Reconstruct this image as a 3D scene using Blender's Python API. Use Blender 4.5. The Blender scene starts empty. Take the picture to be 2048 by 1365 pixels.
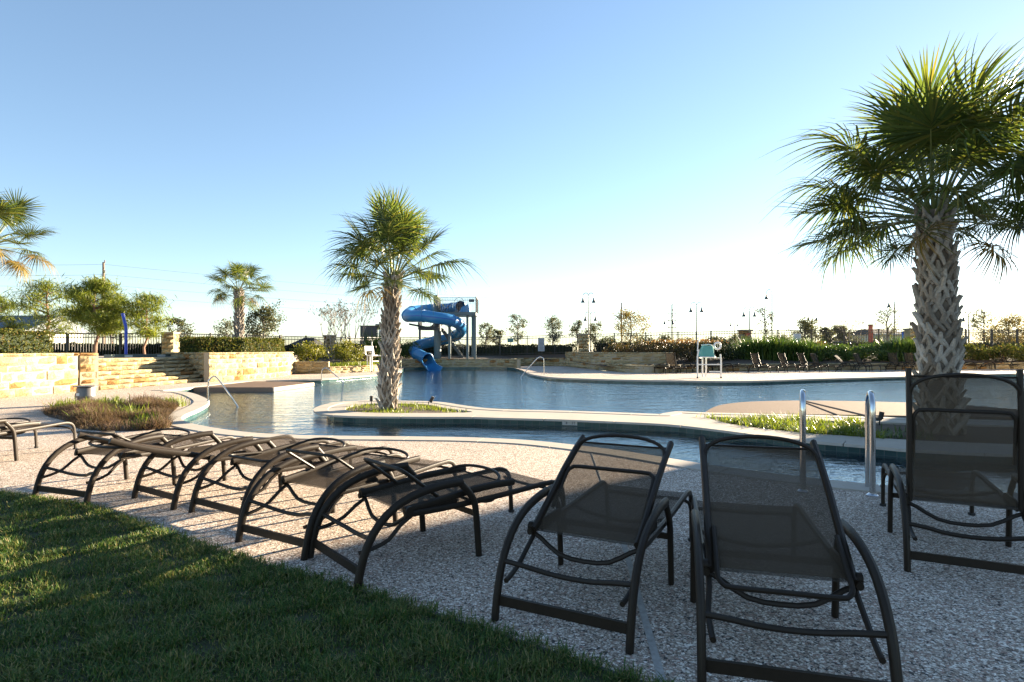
import bpy, bmesh, math, random
import numpy as np
from mathutils import Vector, Matrix, Quaternion

random.seed(7)
RNG = np.random.default_rng(11)
SC = bpy.context.scene
COL = SC.collection
R = math.radians

# ------------------------------------------------------------------ camera
F, HOR, CAMH = 1165.0, 700.0, 1.37          # focal length and horizon in photo pixels, eye height in metres
cam_d = bpy.data.cameras.new('camera')
cam = bpy.data.objects.new('camera', cam_d)
COL.objects.link(cam)
cam.location = (0, 0, CAMH)
cam.rotation_euler = (R(90), 0, 0)
cam_d.sensor_width = 36
cam_d.lens = 36 * F / 2048
cam_d.shift_y = (HOR - 682.5) / 2048
cam_d.clip_start = 0.05
cam_d.clip_end = 9000
SC.camera = cam

# ------------------------------------------------------------------ sky, sun, exposure
SUN_AZ, SUN_EL = 49.5, 12.2                 # degrees right of the view axis, degrees up
world = bpy.data.worlds.new('World')
SC.world = world
world.use_nodes = True
wn = world.node_tree
wn.nodes.clear()
sky = wn.nodes.new('ShaderNodeTexSky')
sky.sky_type = 'NISHITA'
sky.sun_disc = False
sky.sun_elevation = R(SUN_EL)
sky.sun_rotation = R(SUN_AZ)
sky.altitude = 20
sky.air_density = 0.9
sky.dust_density = 0.1
sky.ozone_density = 2.3
bg = wn.nodes.new('ShaderNodeBackground')
bg.inputs['Strength'].default_value = 0.055
wo = wn.nodes.new('ShaderNodeOutputWorld')
gm = wn.nodes.new('ShaderNodeGamma')          # softer contrast between zenith and horizon, all round
gm.inputs['Gamma'].default_value = 0.84
wn.links.new(sky.outputs[0], gm.inputs[0])
wn.links.new(gm.outputs[0], bg.inputs[0])
wn.links.new(bg.outputs[0], wo.inputs[0])
sun_d = bpy.data.lights.new('sun', 'SUN')
sun_d.energy = 5.0
sun_d.angle = R(0.53)
sun_d.color = (1.0, 0.83, 0.60)
sun = bpy.data.objects.new('sun', sun_d)
COL.objects.link(sun)
SDIR = Vector((math.sin(R(SUN_AZ)) * math.cos(R(SUN_EL)), math.cos(R(SUN_AZ)) * math.cos(R(SUN_EL)), math.sin(R(SUN_EL))))
sun.rotation_euler = SDIR.to_track_quat('Z', 'Y').to_euler()
sun.location = SDIR * 60
vs = SC.view_settings
vs.view_transform = 'Standard'
vs.look = 'None'
vs.exposure = 2.75
vs.gamma = 1.0
vs.use_curve_mapping = False
SC.cycles.transparent_max_bounces = 24
SC.cycles.max_bounces = 8

# ------------------------------------------------------------------ helpers
def G(px, py, z=0.0):
    "photo pixel on the horizontal plane at height z -> (x, y)"
    k = (CAMH - z) / (py - HOR)
    return Vector(((px - 1024) * k, F * k))
def XA(px, y): return (px - 1024) / F * y
def ZA(py, y): return CAMH - (py - HOR) / F * y
def P3(px, py, y): return Vector((XA(px, y), y, ZA(py, y)))

def tag(o, label=None, cat=None, group=None, kind=None):
    if label: o['label'] = label
    if cat: o['category'] = cat
    if group: o['group'] = group
    if kind: o['kind'] = kind
    return o
def empty(name, loc=(0, 0, 0), rz=0.0, label=None, cat=None, group=None):
    o = bpy.data.objects.new(name, None)
    COL.objects.link(o)
    o.location = loc
    o.rotation_euler = (0, 0, rz)
    o.empty_display_size = 0.2
    return tag(o, label, cat, group)
def add(name, me, parent=None, loc=None, rot=None, scale=None):
    o = bpy.data.objects.new(name, me)
    COL.objects.link(o)
    if parent: o.parent = parent
    if loc is not None: o.location = loc
    if rot is not None: o.rotation_euler = rot
    if scale is not None: o.scale = scale
    return o
def copy_tree(o, parent=None):
    c = o.copy()
    COL.objects.link(c)
    c.parent = parent
    for ch in list(o.children):
        copy_tree(ch, c)
    return c

class MB:
    "collects boxes, tubes, prisms; build() makes one mesh object"
    def __init__(self): self.v, self.f = [], []
    def raw(self, vs_, fs_):
        b = len(self.v)
        self.v += [tuple(p) for p in vs_]
        self.f += [tuple(i + b for i in q) for q in fs_]
        return self
    def box(self, c, s, rz=0.0, m=None):
        x, y, z = s[0] / 2, s[1] / 2, s[2] / 2
        pts = [Vector(p) for p in ((-x,-y,-z),(x,-y,-z),(x,y,-z),(-x,y,-z),(-x,-y,z),(x,-y,z),(x,y,z),(-x,y,z))]
        M = m if m is not None else Matrix.Rotation(rz, 3, 'Z')
        c = Vector(c)
        return self.raw([M @ p + c for p in pts], [(0,3,2,1),(4,5,6,7),(0,1,5,4),(1,2,6,5),(2,3,7,6),(3,0,4,7)])
    def bar(self, a, b, w, h=None):
        a, b = Vector(a), Vector(b)
        d = b - a
        q = d.to_track_quat('X', 'Z').to_matrix()
        return self.box((a + b) / 2, (d.length, w, h or w), m=q)
    def tube(self, pts, r, n=8, r2=None, up=None, closed=False, caps=True):
        pts = [Vector(p) for p in pts]
        N = len(pts)
        rr = r if isinstance(r, (list, tuple)) else [r] * N
        ratio = (r2 / r) if (r2 and not isinstance(r, (list, tuple))) else 1.0
        tans = []
        for i in range(N):
            if closed: t = pts[(i + 1) % N] - pts[i - 1]
            else: t = pts[min(i + 1, N - 1)] - pts[max(i - 1, 0)]
            tans.append(t.normalized() if t.length > 1e-9 else Vector((0, 0, 1)))
        u = Vector(up) if up else (Vector((0, 0, 1)) if abs(tans[0].z) < 0.9 else Vector((1, 0, 0)))
        u = (u - tans[0] * u.dot(tans[0])).normalized()
        vs_, fs_ = [], []
        for i in range(N):
            t = tans[i]
            u = (u - t * u.dot(t))
            if u.length < 1e-6: u = t.orthogonal()
            u.normalize()
            w = t.cross(u)
            for k in range(n):
                a = 2 * math.pi * k / n
                vs_.append(pts[i] + u * (math.cos(a) * rr[i]) + w * (math.sin(a) * rr[i] * ratio))
        for i in range(N if closed else N - 1):
            j = (i + 1) % N
            for k in range(n):
                l = (k + 1) % n
                fs_.append((i*n+k, i*n+l, j*n+l, j*n+k))
        if caps and not closed:
            fs_.append(tuple(range(n - 1, -1, -1)))
            fs_.append(tuple((N - 1) * n + k for k in range(n)))
        return self.raw(vs_, fs_)
    def lathe(self, c, prof, n=16):
        c = Vector(c)
        vs_, fs_ = [], []
        for (r, z) in prof:
            for k in range(n):
                a = 2 * math.pi * k / n
                vs_.append(c + Vector((r * math.cos(a), r * math.sin(a), z)))
        for i in range(len(prof) - 1):
            for k in range(n):
                l = (k + 1) % n
                fs_.append((i*n+k, i*n+l, (i+1)*n+l, (i+1)*n+k))
        fs_.append(tuple(range(n - 1, -1, -1)))
        fs_.append(tuple((len(prof) - 1) * n + k for k in range(n)))
        return self.raw(vs_, fs_)
    def prism(self, poly, z0, z1):
        n = len(poly)
        vs_ = [(p[0], p[1], z0) for p in poly] + [(p[0], p[1], z1) for p in poly]
        fs_ = [tuple(range(n - 1, -1, -1)), tuple(range(n, 2 * n))]
        fs_ += [(i, (i + 1) % n, n + (i + 1) % n, n + i) for i in range(n)]
        return self.raw(vs_, fs_)
    def mesh(self, name, mat, smooth=False, fix=False):
        me = bpy.data.meshes.new(name)
        me.from_pydata(self.v, [], self.f)
        if mat: me.materials.append(mat)
        if fix:
            bm = bmesh.new(); bm.from_mesh(me)
            bmesh.ops.recalc_face_normals(bm, faces=bm.faces)
            bm.to_mesh(me); bm.free()
        if smooth:
            me.polygons.foreach_set('use_smooth', [True] * len(me.polygons))
            me.set_sharp_from_angle(angle=R(42))
        me.update()
        return me
    def build(self, name, mat, parent=None, smooth=False, loc=None, rot=None, fix=False):
        return add(name, self.mesh(name, mat, smooth, fix), parent, loc, rot)

def np_mesh(name, verts, nper, mat, smooth=False):
    "verts (N*nper,3) -> N separate polygons with nper corners"
    nv = len(verts)
    nf = nv // nper
    me = bpy.data.meshes.new(name)
    me.vertices.add(nv)
    me.vertices.foreach_set('co', np.ascontiguousarray(verts, dtype=np.float32).ravel())
    me.loops.add(nv)
    me.loops.foreach_set('vertex_index', np.arange(nv, dtype=np.int32))
    me.polygons.add(nf)
    me.polygons.foreach_set('loop_start', np.arange(0, nv, nper, dtype=np.int32))
    me.polygons.foreach_set('loop_total', np.full(nf, nper, dtype=np.int32))
    if mat: me.materials.append(mat)
    me.update(calc_edges=True)
    me.validate()
    return me

def fill_poly(name, rings, z, mat, parent=None):
    "flat sheet bounded by rings (first outer, the rest holes)"
    bm = bmesh.new()
    edges = []
    for ring in rings:
        vv = [bm.verts.new((p[0], p[1], p[2] if len(p) > 2 else z)) for p in ring]
        for i in range(len(vv)):
            edges.append(bm.edges.new((vv[i], vv[(i + 1) % len(vv)])))
    bmesh.ops.triangle_fill(bm, use_beauty=True, use_dissolve=False, edges=edges, normal=(0, 0, 1))
    for f in bm.faces:
        if f.normal.z < 0: f.normal_flip()
    me = bpy.data.meshes.new(name)
    bm.to_mesh(me); bm.free()
    me.materials.append(mat)
    return add(name, me, parent)

def smooth_line(pts, step=0.25, closed=False):
    "Catmull-Rom through 2-D points, resampled"
    pts = [Vector((p[0], p[1])) for p in pts]
    n = len(pts)
    out = []
    segs = n if closed else n - 1
    for i in range(segs):
        p1, p2 = pts[i], pts[(i + 1) % n]
        p0 = pts[i - 1] if (closed or i > 0) else p1 * 2 - p2
        p3 = pts[(i + 2) % n] if (closed or i + 2 < n) else p2 * 2 - p1
        L = (p2 - p1).length
        k = max(1, int(L / step))
        # centripetal parametrisation
        t0 = 0.0
        t1 = t0 + max(1e-3, (p1 - p0).length ** 0.5)
        t2 = t1 + max(1e-3, (p2 - p1).length ** 0.5)
        t3 = t2 + max(1e-3, (p3 - p2).length ** 0.5)
        for j in range(k):
            t = t1 + (t2 - t1) * j / k
            A1 = p0 * ((t1 - t) / (t1 - t0)) + p1 * ((t - t0) / (t1 - t0))
            A2 = p1 * ((t2 - t) / (t2 - t1)) + p2 * ((t - t1) / (t2 - t1))
            A3 = p2 * ((t3 - t) / (t3 - t2)) + p3 * ((t - t2) / (t3 - t2))
            B1 = A1 * ((t2 - t) / (t2 - t0)) + A2 * ((t - t0) / (t2 - t0))
            B2 = A2 * ((t3 - t) / (t3 - t1)) + A3 * ((t - t1) / (t3 - t1))
            out.append(B1 * ((t2 - t) / (t2 - t1)) + B2 * ((t - t1) / (t2 - t1)))
    if not closed: out.append(pts[-1])
    return out

def normals2(line, closed=False):
    n = len(line)
    out = []
    for i in range(n):
        a = line[i - 1] if (closed or i > 0) else line[i]
        b = line[(i + 1) % n] if (closed or i < n - 1) else line[i]
        t = (b - a).normalized()
        out.append(Vector((-t.y, t.x)))     # left of travel
    return out

def in_poly(x, y, poly):
    "vectorised point in polygon"
    inside = np.zeros(len(x), bool)
    n = len(poly)
    j = n - 1
    for i in range(n):
        xi, yi = poly[i][0], poly[i][1]
        xj, yj = poly[j][0], poly[j][1]
        c = ((yi > y) != (yj > y)) & (x < (xj - xi) * (y - yi) / ((yj - yi) if yj != yi else 1e-9) + xi)
        inside ^= c
        j = i
    return inside

# ------------------------------------------------------------------ materials
def mat_new(name):
    m = bpy.data.materials.new(name)
    m.use_nodes = True
    nt = m.node_tree
    nt.nodes.clear()
    out = nt.nodes.new('ShaderNodeOutputMaterial')
    return m, nt, out
def nd(nt, t, **kw):
    n = nt.nodes.new(t)
    for k, v in kw.items():
        if k in n.inputs: n.inputs[k].default_value = v
        else: setattr(n, k, v)
    return n
def ramp(nt, fac, stops, interp='LINEAR'):
    r = nt.nodes.new('ShaderNodeValToRGB')
    r.color_ramp.interpolation = interp
    while len(r.color_ramp.elements) < len(stops): r.color_ramp.elements.new(0.5)
    for e, (p, c) in zip(r.color_ramp.elements, stops):
        e.position = p
        e.color = (*c, 1) if len(c) == 3 else c
    nt.links.new(fac, r.inputs[0])
    return r.outputs[0]
def coords(nt, scale=1.0, which='Object'):
    tc = nt.nodes.new('ShaderNodeTexCoord')
    mp = nt.nodes.new('ShaderNodeMapping')
    mp.inputs['Scale'].default_value = (scale,) * 3 if not isinstance(scale, tuple) else scale
    nt.links.new(tc.outputs[which], mp.inputs[0])
    return mp.outputs[0]
def noise(nt, vec, scale, detail=4, rough=0.55):
    n = nd(nt, 'ShaderNodeTexNoise', Scale=scale, Detail=detail, Roughness=rough)
    nt.links.new(vec, n.inputs['Vector'])
    return n.outputs['Fac']
def mixc(nt, fac, a, b, mode='MIX'):
    n = nt.nodes.new('ShaderNodeMix')
    n.data_type = 'RGBA'
    n.blend_type = mode
    for s, v in ((n.inputs[0], fac), (n.inputs[6], a), (n.inputs[7], b)):
        if isinstance(v, bpy.types.NodeSocket): nt.links.new(v, s)
        elif isinstance(v, (int, float)): s.default_value = v
        else: s.default_value = (*v, 1)
    return n.outputs[2]
def bump(nt, h, strength=0.3, dist=0.01):
    b = nd(nt, 'ShaderNodeBump', Strength=strength, Distance=dist)
    nt.links.new(h, b.inputs['Height'])
    return b.outputs[0]
def principled(nt, out, color, rough=0.6, metal=0.0, normal=None, spec=0.5):
    b = nd(nt, 'ShaderNodeBsdfPrincipled', Metallic=metal)
    b.inputs['Specular IOR Level'].default_value = spec
    for key, v in (('Base Color', color), ('Roughness', rough)):
        if isinstance(v, bpy.types.NodeSocket): nt.links.new(v, b.inputs[key])
        elif isinstance(v, (int, float)): b.inputs[key].default_value = v
        else: b.inputs[key].default_value = (*v, 1)
    if normal: nt.links.new(normal, b.inputs['Normal'])
    nt.links.new(b.outputs[0], out.inputs[0])
    return b
def simple(name, color, rough=0.6, metal=0.0, var=0.15, scale=8.0, bmp=0.0, spec=0.5):
    m, nt, out = mat_new(name)
    v = coords(nt)
    f = noise(nt, v, scale, 5)
    c = mixc(nt, f, tuple(x * (1 - var) for x in color), tuple(min(1, x * (1 + var)) for x in color))
    nrm = bump(nt, noise(nt, v, scale * 6, 3), bmp, 0.01) if bmp else None
    principled(nt, out, c, rough, metal, nrm, spec)
    return m
def leafmat(name, stops, trans=0.35, rough=0.55, spec=0.3):
    "leaf colour varies leaf by leaf; part of the light passes through"
    m, nt, out = mat_new(name)
    g = nt.nodes.new('ShaderNodeNewGeometry')
    c = ramp(nt, g.outputs['Random Per Island'], stops)
    b = nd(nt, 'ShaderNodeBsdfPrincipled', Roughness=rough)
    b.inputs['Specular IOR Level'].default_value = spec
    nt.links.new(c, b.inputs['Base Color'])
    t = nt.nodes.new('ShaderNodeBsdfTranslucent')
    ct = mixc(nt, 1.0, c, (1.0, 1.0, 0.55), 'MULTIPLY')
    nt.links.new(ct, t.inputs[0])
    mx = nt.nodes.new('ShaderNodeMixShader')
    mx.inputs[0].default_value = trans
    nt.links.new(b.outputs[0], mx.inputs[1])
    nt.links.new(t.outputs[0], mx.inputs[2])
    nt.links.new(mx.outputs[0], out.inputs[0])
    return m

M = {}
# exposed-aggregate deck: pebbles of many tints, seen one by one only near by
m, nt, out = mat_new('pebble_deck')
v = coords(nt)
def pebbles(scale):
    vo = nd(nt, 'ShaderNodeTexVoronoi', Scale=scale, Randomness=1.0)
    nt.links.new(v, vo.inputs['Vector'])
    sep = nt.nodes.new('ShaderNodeSeparateColor')
    nt.links.new(vo.outputs['Color'], sep.inputs[0])
    peb = ramp(nt, sep.outputs[0], [(0.0, (0.08, 0.072, 0.07)), (0.11, (0.26, 0.21, 0.175)), (0.30, (0.40, 0.335, 0.28)), (0.50, (0.36, 0.25, 0.21)), (0.60, (0.52, 0.46, 0.40)), (0.78, (0.70, 0.66, 0.60)), (0.94, (0.82, 0.79, 0.74))], 'CONSTANT')
    grout = ramp(nt, vo.outputs['Distance'], [(0.0, (1, 1, 1)), (0.45, (1, 1, 1)), (0.8, (0.55, 0.52, 0.50))])
    return mixc(nt, 1.0, peb, grout, 'MULTIPLY'), vo
pc1, vo = pebbles(72.0)
pc2, vo2 = pebbles(120.0)
c = mixc(nt, ramp(nt, noise(nt, v, 38.0, 2), [(0.47, (0, 0, 0)), (0.53, (1, 1, 1))]), pc1, pc2)
big = noise(nt, v, 0.35, 5)
c = mixc(nt, 1.0, c, ramp(nt, big, [(0.3, (0.98, 0.945, 0.89)), (0.5, (1.15, 1.105, 1.045)), (0.72, (1.26, 1.215, 1.15))]), 'MULTIPLY')
h = ramp(nt, vo.outputs['Distance'], [(0.0, (1, 1, 1)), (0.8, (0, 0, 0))])
c = mixc(nt, ramp(nt, noise(nt, v, 1.7, 6, 0.65), [(0.60, (0, 0, 0)), (0.78, (0.35, 0.35, 0.35))]), c, (0.16, 0.14, 0.12))
principled(nt, out, c, 0.8, 0, bump(nt, h, 0.35, 0.003), 0.12)
M['deck'] = m
# cast coping
m, nt, out = mat_new('cream_coping')
v = coords(nt)
c = mixc(nt, noise(nt, v, 1.3, 6), (0.36, 0.32, 0.27), (0.47, 0.43, 0.375))
c = mixc(nt, ramp(nt, noise(nt, v, 5.5, 6, 0.7), [(0.56, (0, 0, 0)), (0.75, (0.55, 0.55, 0.55))]), c, (0.27, 0.235, 0.19))
principled(nt, out, c, 0.8, 0, bump(nt, noise(nt, v, 60, 4), 0.25, 0.004), 0.08)
M['coping'] = m
# brown pebble ledge
M['ledge'] = simple('brown_ledge', (0.165, 0.12, 0.092), 0.9, var=0.25, scale=40, bmp=0.2, spec=0.05)
M['ledge_shade'] = simple('shaded_ledge_face', (0.16, 0.115, 0.085), 0.7, var=0.3, scale=20, bmp=0.2)  # shade on the sun shelf's front face, put into its brown
# teal waterline tile
m, nt, out = mat_new('teal_tile')
v = coords(nt, which='UV')
bt = nd(nt, 'ShaderNodeTexBrick', Scale=1.0, offset=0.0)
bt.inputs['Color1'].default_value = (0.020, 0.060, 0.062, 1)
bt.inputs['Color2'].default_value = (0.045, 0.105, 0.10, 1)
bt.inputs['Mortar'].default_value = (0.10, 0.13, 0.125, 1)
bt.inputs['Mortar Size'].default_value = 0.004
bt.inputs['Brick Width'].default_value = 0.152
bt.inputs['Row Height'].default_value = 0.152
nt.links.new(v, bt.inputs['Vector'])
principled(nt, out, bt.outputs['Color'], 0.18)
M['tile'] = m
M['plaster'] = simple('pool_plaster', (0.06, 0.36, 0.52), 0.7, var=0.2, scale=0.6)
# water: clear, tinted, rippled mirror at grazing angles
m, nt, out = mat_new('pool_water')
v = coords(nt)
def wav(scale, stretch, detail, rot=0.0):
    mp = nt.nodes.new('ShaderNodeMapping')
    mp.inputs['Scale'].default_value = (1.0, stretch, 1.0)
    mp.inputs['Rotation'].default_value = (0, 0, rot)
    nt.links.new(v, mp.inputs[0])
    return noise(nt, mp.outputs[0], scale, detail, 0.55)
a1 = wav(1.1, 1.9, 3, 0.25)
a2 = wav(4.2, 1.7, 3, -0.2)
a3 = wav(13.0, 1.5, 2, 0.5)
s1 = nd(nt, 'ShaderNodeMath', operation='MULTIPLY_ADD'); s1.inputs[1].default_value = 0.48
nt.links.new(a2, s1.inputs[0]); nt.links.new(a1, s1.inputs[2])
s2 = nd(nt, 'ShaderNodeMath', operation='MULTIPLY_ADD'); s2.inputs[1].default_value = 0.19
nt.links.new(a3, s2.inputs[0]); nt.links.new(s1.outputs[0], s2.inputs[2])
nrm = bump(nt, s2.outputs[0], 1.0, 0.034)
fr = nd(nt, 'ShaderNodeFresnel', IOR=1.333)
nt.links.new(nrm, fr.inputs['Normal'])
tr = nd(nt, 'ShaderNodeBsdfTransparent'); tr.inputs[0].default_value = (0.52, 0.80, 0.90, 1)
gl = nd(nt, 'ShaderNodeBsdfGlossy', Roughness=0.03); gl.inputs[0].default_value = (0.86, 0.97, 1.0, 1)
nt.links.new(nrm, gl.inputs['Normal'])
mx = nt.nodes.new('ShaderNodeMixShader')
nt.links.new(fr.outputs[0], mx.inputs[0]); nt.links.new(tr.outputs[0], mx.inputs[1]); nt.links.new(gl.outputs[0], mx.inputs[2])
nt.links.new(mx.outputs[0], out.inputs[0])
M['water'] = m
# limestone blocks: tint differs block by block
def stonemat(name, stops):
    m, nt, out = mat_new(name)
    oi = nt.nodes.new('ShaderNodeObjectInfo')
    c = ramp(nt, oi.outputs['Random'], stops)
    v = coords(nt)
    tcg = nt.nodes.new('ShaderNodeTexCoord')
    wpos = nt.nodes.new('ShaderNodeNewGeometry').outputs['Position']
    c = mixc(nt, 1.0, c, ramp(nt, noise(nt, wpos, 5.0, 6, 0.65), [(0.25, (0.72, 0.68, 0.60)), (0.6, (1.05, 1.04, 1.0))]), 'MULTIPLY')
    c = mixc(nt, ramp(nt, noise(nt, wpos, 2.2, 4), [(0.60, (0, 0, 0)), (0.80, (0.28, 0.28, 0.28))]), c, (0.34, 0.21, 0.09))
    principled(nt, out, c, 0.85, 0, bump(nt, noise(nt, wpos, 12, 6, 0.7), 0.9, 0.05), 0.1)
    return m
M['stone'] = stonemat('limestone', [(0.0, (0.33, 0.26, 0.15)), (0.35, (0.39, 0.315, 0.19)), (0.7, (0.43, 0.36, 0.23)), (0.88, (0.35, 0.27, 0.15)), (0.94, (0.34, 0.20, 0.08)), (1.0, (0.28, 0.15, 0.06))])
M['mortar'] = simple('mortar', (0.34, 0.29, 0.21), 0.95, var=0.2, scale=20)
M['terrace'] = simple('terrace_concrete', (0.40, 0.34, 0.27), 0.85, var=0.2, scale=4, bmp=0.2)
# lounger
M['metal'] = simple('bronze_frame', (0.021, 0.0145, 0.0095), 0.48, 0.0, var=0.3, scale=30, bmp=0.08, spec=0.22)
m, nt, out = mat_new('mesh_sling')
v = coords(nt)
wv = nd(nt, 'ShaderNodeTexWave', Scale=95.0, Distortion=0.0, bands_direction='X')
nt.links.new(v, wv.inputs['Vector'])
wv2 = nd(nt, 'ShaderNodeTexWave', Scale=95.0, Distortion=0.0, bands_direction='Y')
nt.links.new(v, wv2.inputs['Vector'])
c = mixc(nt, wv.outputs['Fac'], (0.042, 0.031, 0.021), (0.115, 0.086, 0.060))
df = nd(nt, 'ShaderNodeBsdfPrincipled', Roughness=0.8); df.inputs['Specular IOR Level'].default_value = 0.08
nt.links.new(c, df.inputs['Base Color'])
tl = nd(nt, 'ShaderNodeBsdfTranslucent'); nt.links.new(c, tl.inputs[0])
m1 = nt.nodes.new('ShaderNodeMixShader'); m1.inputs[0].default_value = 0.18
nt.links.new(df.outputs[0], m1.inputs[1]); nt.links.new(tl.outputs[0], m1.inputs[2])
tp = nd(nt, 'ShaderNodeBsdfTransparent')
mm = nd(nt, 'ShaderNodeMath', operation='MULTIPLY')
nt.links.new(wv.outputs['Fac'], mm.inputs[0]); nt.links.new(wv2.outputs['Fac'], mm.inputs[1])
ml = nd(nt, 'ShaderNodeMath', operation='MULTIPLY'); ml.inputs[1].default_value = 0.82; ml.use_clamp = True
nt.links.new(mm.outputs[0], ml.inputs[0])
m2 = nt.nodes.new('ShaderNodeMixShader')
nt.links.new(ml.outputs[0], m2.inputs[0]); nt.links.new(m1.outputs[0], m2.inputs[1]); nt.links.new(tp.outputs[0], m2.inputs[2])
nt.links.new(m2.outputs[0], out.inputs[0])
M['sling'] = m
M['steel'] = simple('stainless_steel', (0.62, 0.62, 0.62), 0.16, 1.0, var=0.06, scale=6)
M['rubber'] = simple('black_rubber', (0.02, 0.02, 0.02), 0.7)
# ground
M['soil'] = simple('dark_mulch', (0.075, 0.050, 0.032), 0.95, var=0.5, scale=30, bmp=0.8)
M['lawn_soil'] = simple('lawn_soil', (0.035, 0.042, 0.016), 0.95, var=0.4, scale=25, bmp=0.5)
M['ground'] = simple('dry_grass_ground', (0.15, 0.135, 0.07), 0.95, var=0.35, scale=0.15, bmp=0.3)
M['asphalt'] = simple('asphalt', (0.055, 0.055, 0.055), 0.9, var=0.2, scale=2)
M['joint'] = simple('weathered_timber_joint', (0.36, 0.345, 0.32), 0.85, var=0.6, scale=(30), bmp=0.4)
M['edging'] = simple('dark_edging', (0.05, 0.05, 0.047), 0.7, var=0.3, scale=10)
# plants
M['grass'] = leafmat('lawn_grass', [(0.0, (0.034, 0.085, 0.018)), (0.45, (0.066, 0.140, 0.028)), (0.72, (0.125, 0.180, 0.040)), (0.88, (0.26, 0.225, 0.085)), (1.0, (0.40, 0.32, 0.15))], 0.4, 0.5)
nt = M['grass'].node_tree
pb = [n for n in nt.nodes if n.type == 'BSDF_PRINCIPLED'][0]
src = pb.inputs['Base Color'].links[0].from_socket
gp_ = nt.nodes.new('ShaderNodeNewGeometry').outputs['Position']
dry = ramp(nt, noise(nt, gp_, 3.2, 5, 0.7), [(0.50, (0, 0, 0)), (0.72, (0.75, 0.75, 0.75))])
mixd = mixc(nt, dry, src, mixc(nt, 0.5, src, (0.30, 0.24, 0.10)))
nt.links.new(mixd, pb.inputs['Base Color'])
M['dry_grass'] = leafmat('dry_bed_grass', [(0.0, (0.075, 0.043, 0.028)), (0.5, (0.15, 0.092, 0.060)), (0.85, (0.21, 0.14, 0.085)), (1.0, (0.12, 0.115, 0.035))], 0.3, 0.7)
M['lily'] = leafmat('bright_blades', [(0.0, (0.10, 0.15, 0.015)), (0.5, (0.17, 0.22, 0.025)), (1.0, (0.27, 0.28, 0.05))], 0.45, 0.4)
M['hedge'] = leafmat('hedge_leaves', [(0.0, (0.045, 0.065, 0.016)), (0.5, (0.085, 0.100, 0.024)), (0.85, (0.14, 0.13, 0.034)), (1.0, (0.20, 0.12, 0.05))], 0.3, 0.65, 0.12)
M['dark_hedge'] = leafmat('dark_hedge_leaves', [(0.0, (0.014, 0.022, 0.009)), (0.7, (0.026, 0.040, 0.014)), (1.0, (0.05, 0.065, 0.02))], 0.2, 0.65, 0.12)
M['shrub'] = leafmat('yellow_green_leaves', [(0.0, (0.085, 0.105, 0.014)), (0.6, (0.16, 0.165, 0.022)), (1.0, (0.25, 0.22, 0.04))], 0.4, 0.5)
M['strap'] = leafmat('strap_leaves', [(0.0, (0.035, 0.070, 0.018)), (0.6, (0.060, 0.115, 0.022)), (1.0, (0.14, 0.17, 0.04))], 0.35, 0.4)
M['redshrub'] = leafmat('reddish_leaves', [(0.0, (0.035, 0.042, 0.016)), (0.55, (0.065, 0.055, 0.024)), (1.0, (0.12, 0.065, 0.032))], 0.3, 0.5)
M['flower'] = leafmat('orange_flowers', [(0.0, (0.15, 0.065, 0.04)), (0.5, (0.20, 0.11, 0.055)), (1.0, (0.19, 0.14, 0.06))], 0.4, 0.5)
M['pine'] = leafmat('pine_needles', [(0.0, (0.080, 0.115, 0.018)), (0.6, (0.160, 0.195, 0.026)), (1.0, (0.26, 0.26, 0.04))], 0.45, 0.5)
M['olive'] = leafmat('grey_green_leaves', [(0.0, (0.055, 0.065, 0.030)), (0.6, (0.10, 0.105, 0.055)), (1.0, (0.16, 0.145, 0.08))], 0.35, 0.5)
M['amber'] = leafmat('yellowing_leaves', [(0.0, (0.12, 0.11, 0.035)), (0.6, (0.21, 0.165, 0.05)), (1.0, (0.26, 0.16, 0.06))], 0.4, 0.5)
M['frond'] = leafmat('palm_frond', [(0.0, (0.050, 0.078, 0.022)), (0.6, (0.090, 0.125, 0.030)), (0.9, (0.14, 0.155, 0.036)), (1.0, (0.21, 0.18, 0.048))], 0.52, 0.34, 0.5)
M['frond_old'] = leafmat('old_palm_frond', [(0.0, (0.10, 0.095, 0.020)), (0.5, (0.18, 0.135, 0.030)), (1.0, (0.30, 0.18, 0.055))], 0.45, 0.45, 0.4)
M['petiole'] = simple('palm_petiole', (0.13, 0.15, 0.045), 0.5, var=0.3)
M['bark'] = simple('grey_bark', (0.17, 0.135, 0.105), 0.9, var=0.4, scale=12, bmp=0.6)
M['pinebark'] = simple('reddish_pine_bark', (0.20, 0.115, 0.075), 0.9, var=0.4, scale=10, bmp=0.6)
M['palecbark'] = simple('pale_smooth_bark', (0.36, 0.28, 0.21), 0.8, var=0.25, scale=8)
m, nt, out = mat_new('palm_boot')
wpos = nt.nodes.new('ShaderNodeNewGeometry').outputs['Position']
oi = nt.nodes.new('ShaderNodeObjectInfo')
c = ramp(nt, oi.outputs['Random'], [(0.0, (0.20, 0.165, 0.13)), (0.3, (0.33, 0.285, 0.235)), (0.7, (0.42, 0.375, 0.32)), (1.0, (0.54, 0.49, 0.43))])
c = mixc(nt, 1.0, c, ramp(nt, noise(nt, wpos, 22, 5, 0.7), [(0.3, (0.65, 0.62, 0.6)), (0.65, (1.08, 1.06, 1.03))]), 'MULTIPLY')
principled(nt, out, c, 0.8, 0, bump(nt, noise(nt, wpos, 60, 4), 0.5, 0.006), 0.25)
M['boot'] = m
M['palmcore'] = simple('palm_fibre', (0.15, 0.115, 0.085), 0.95, var=0.5, scale=25, bmp=0.8)
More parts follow.
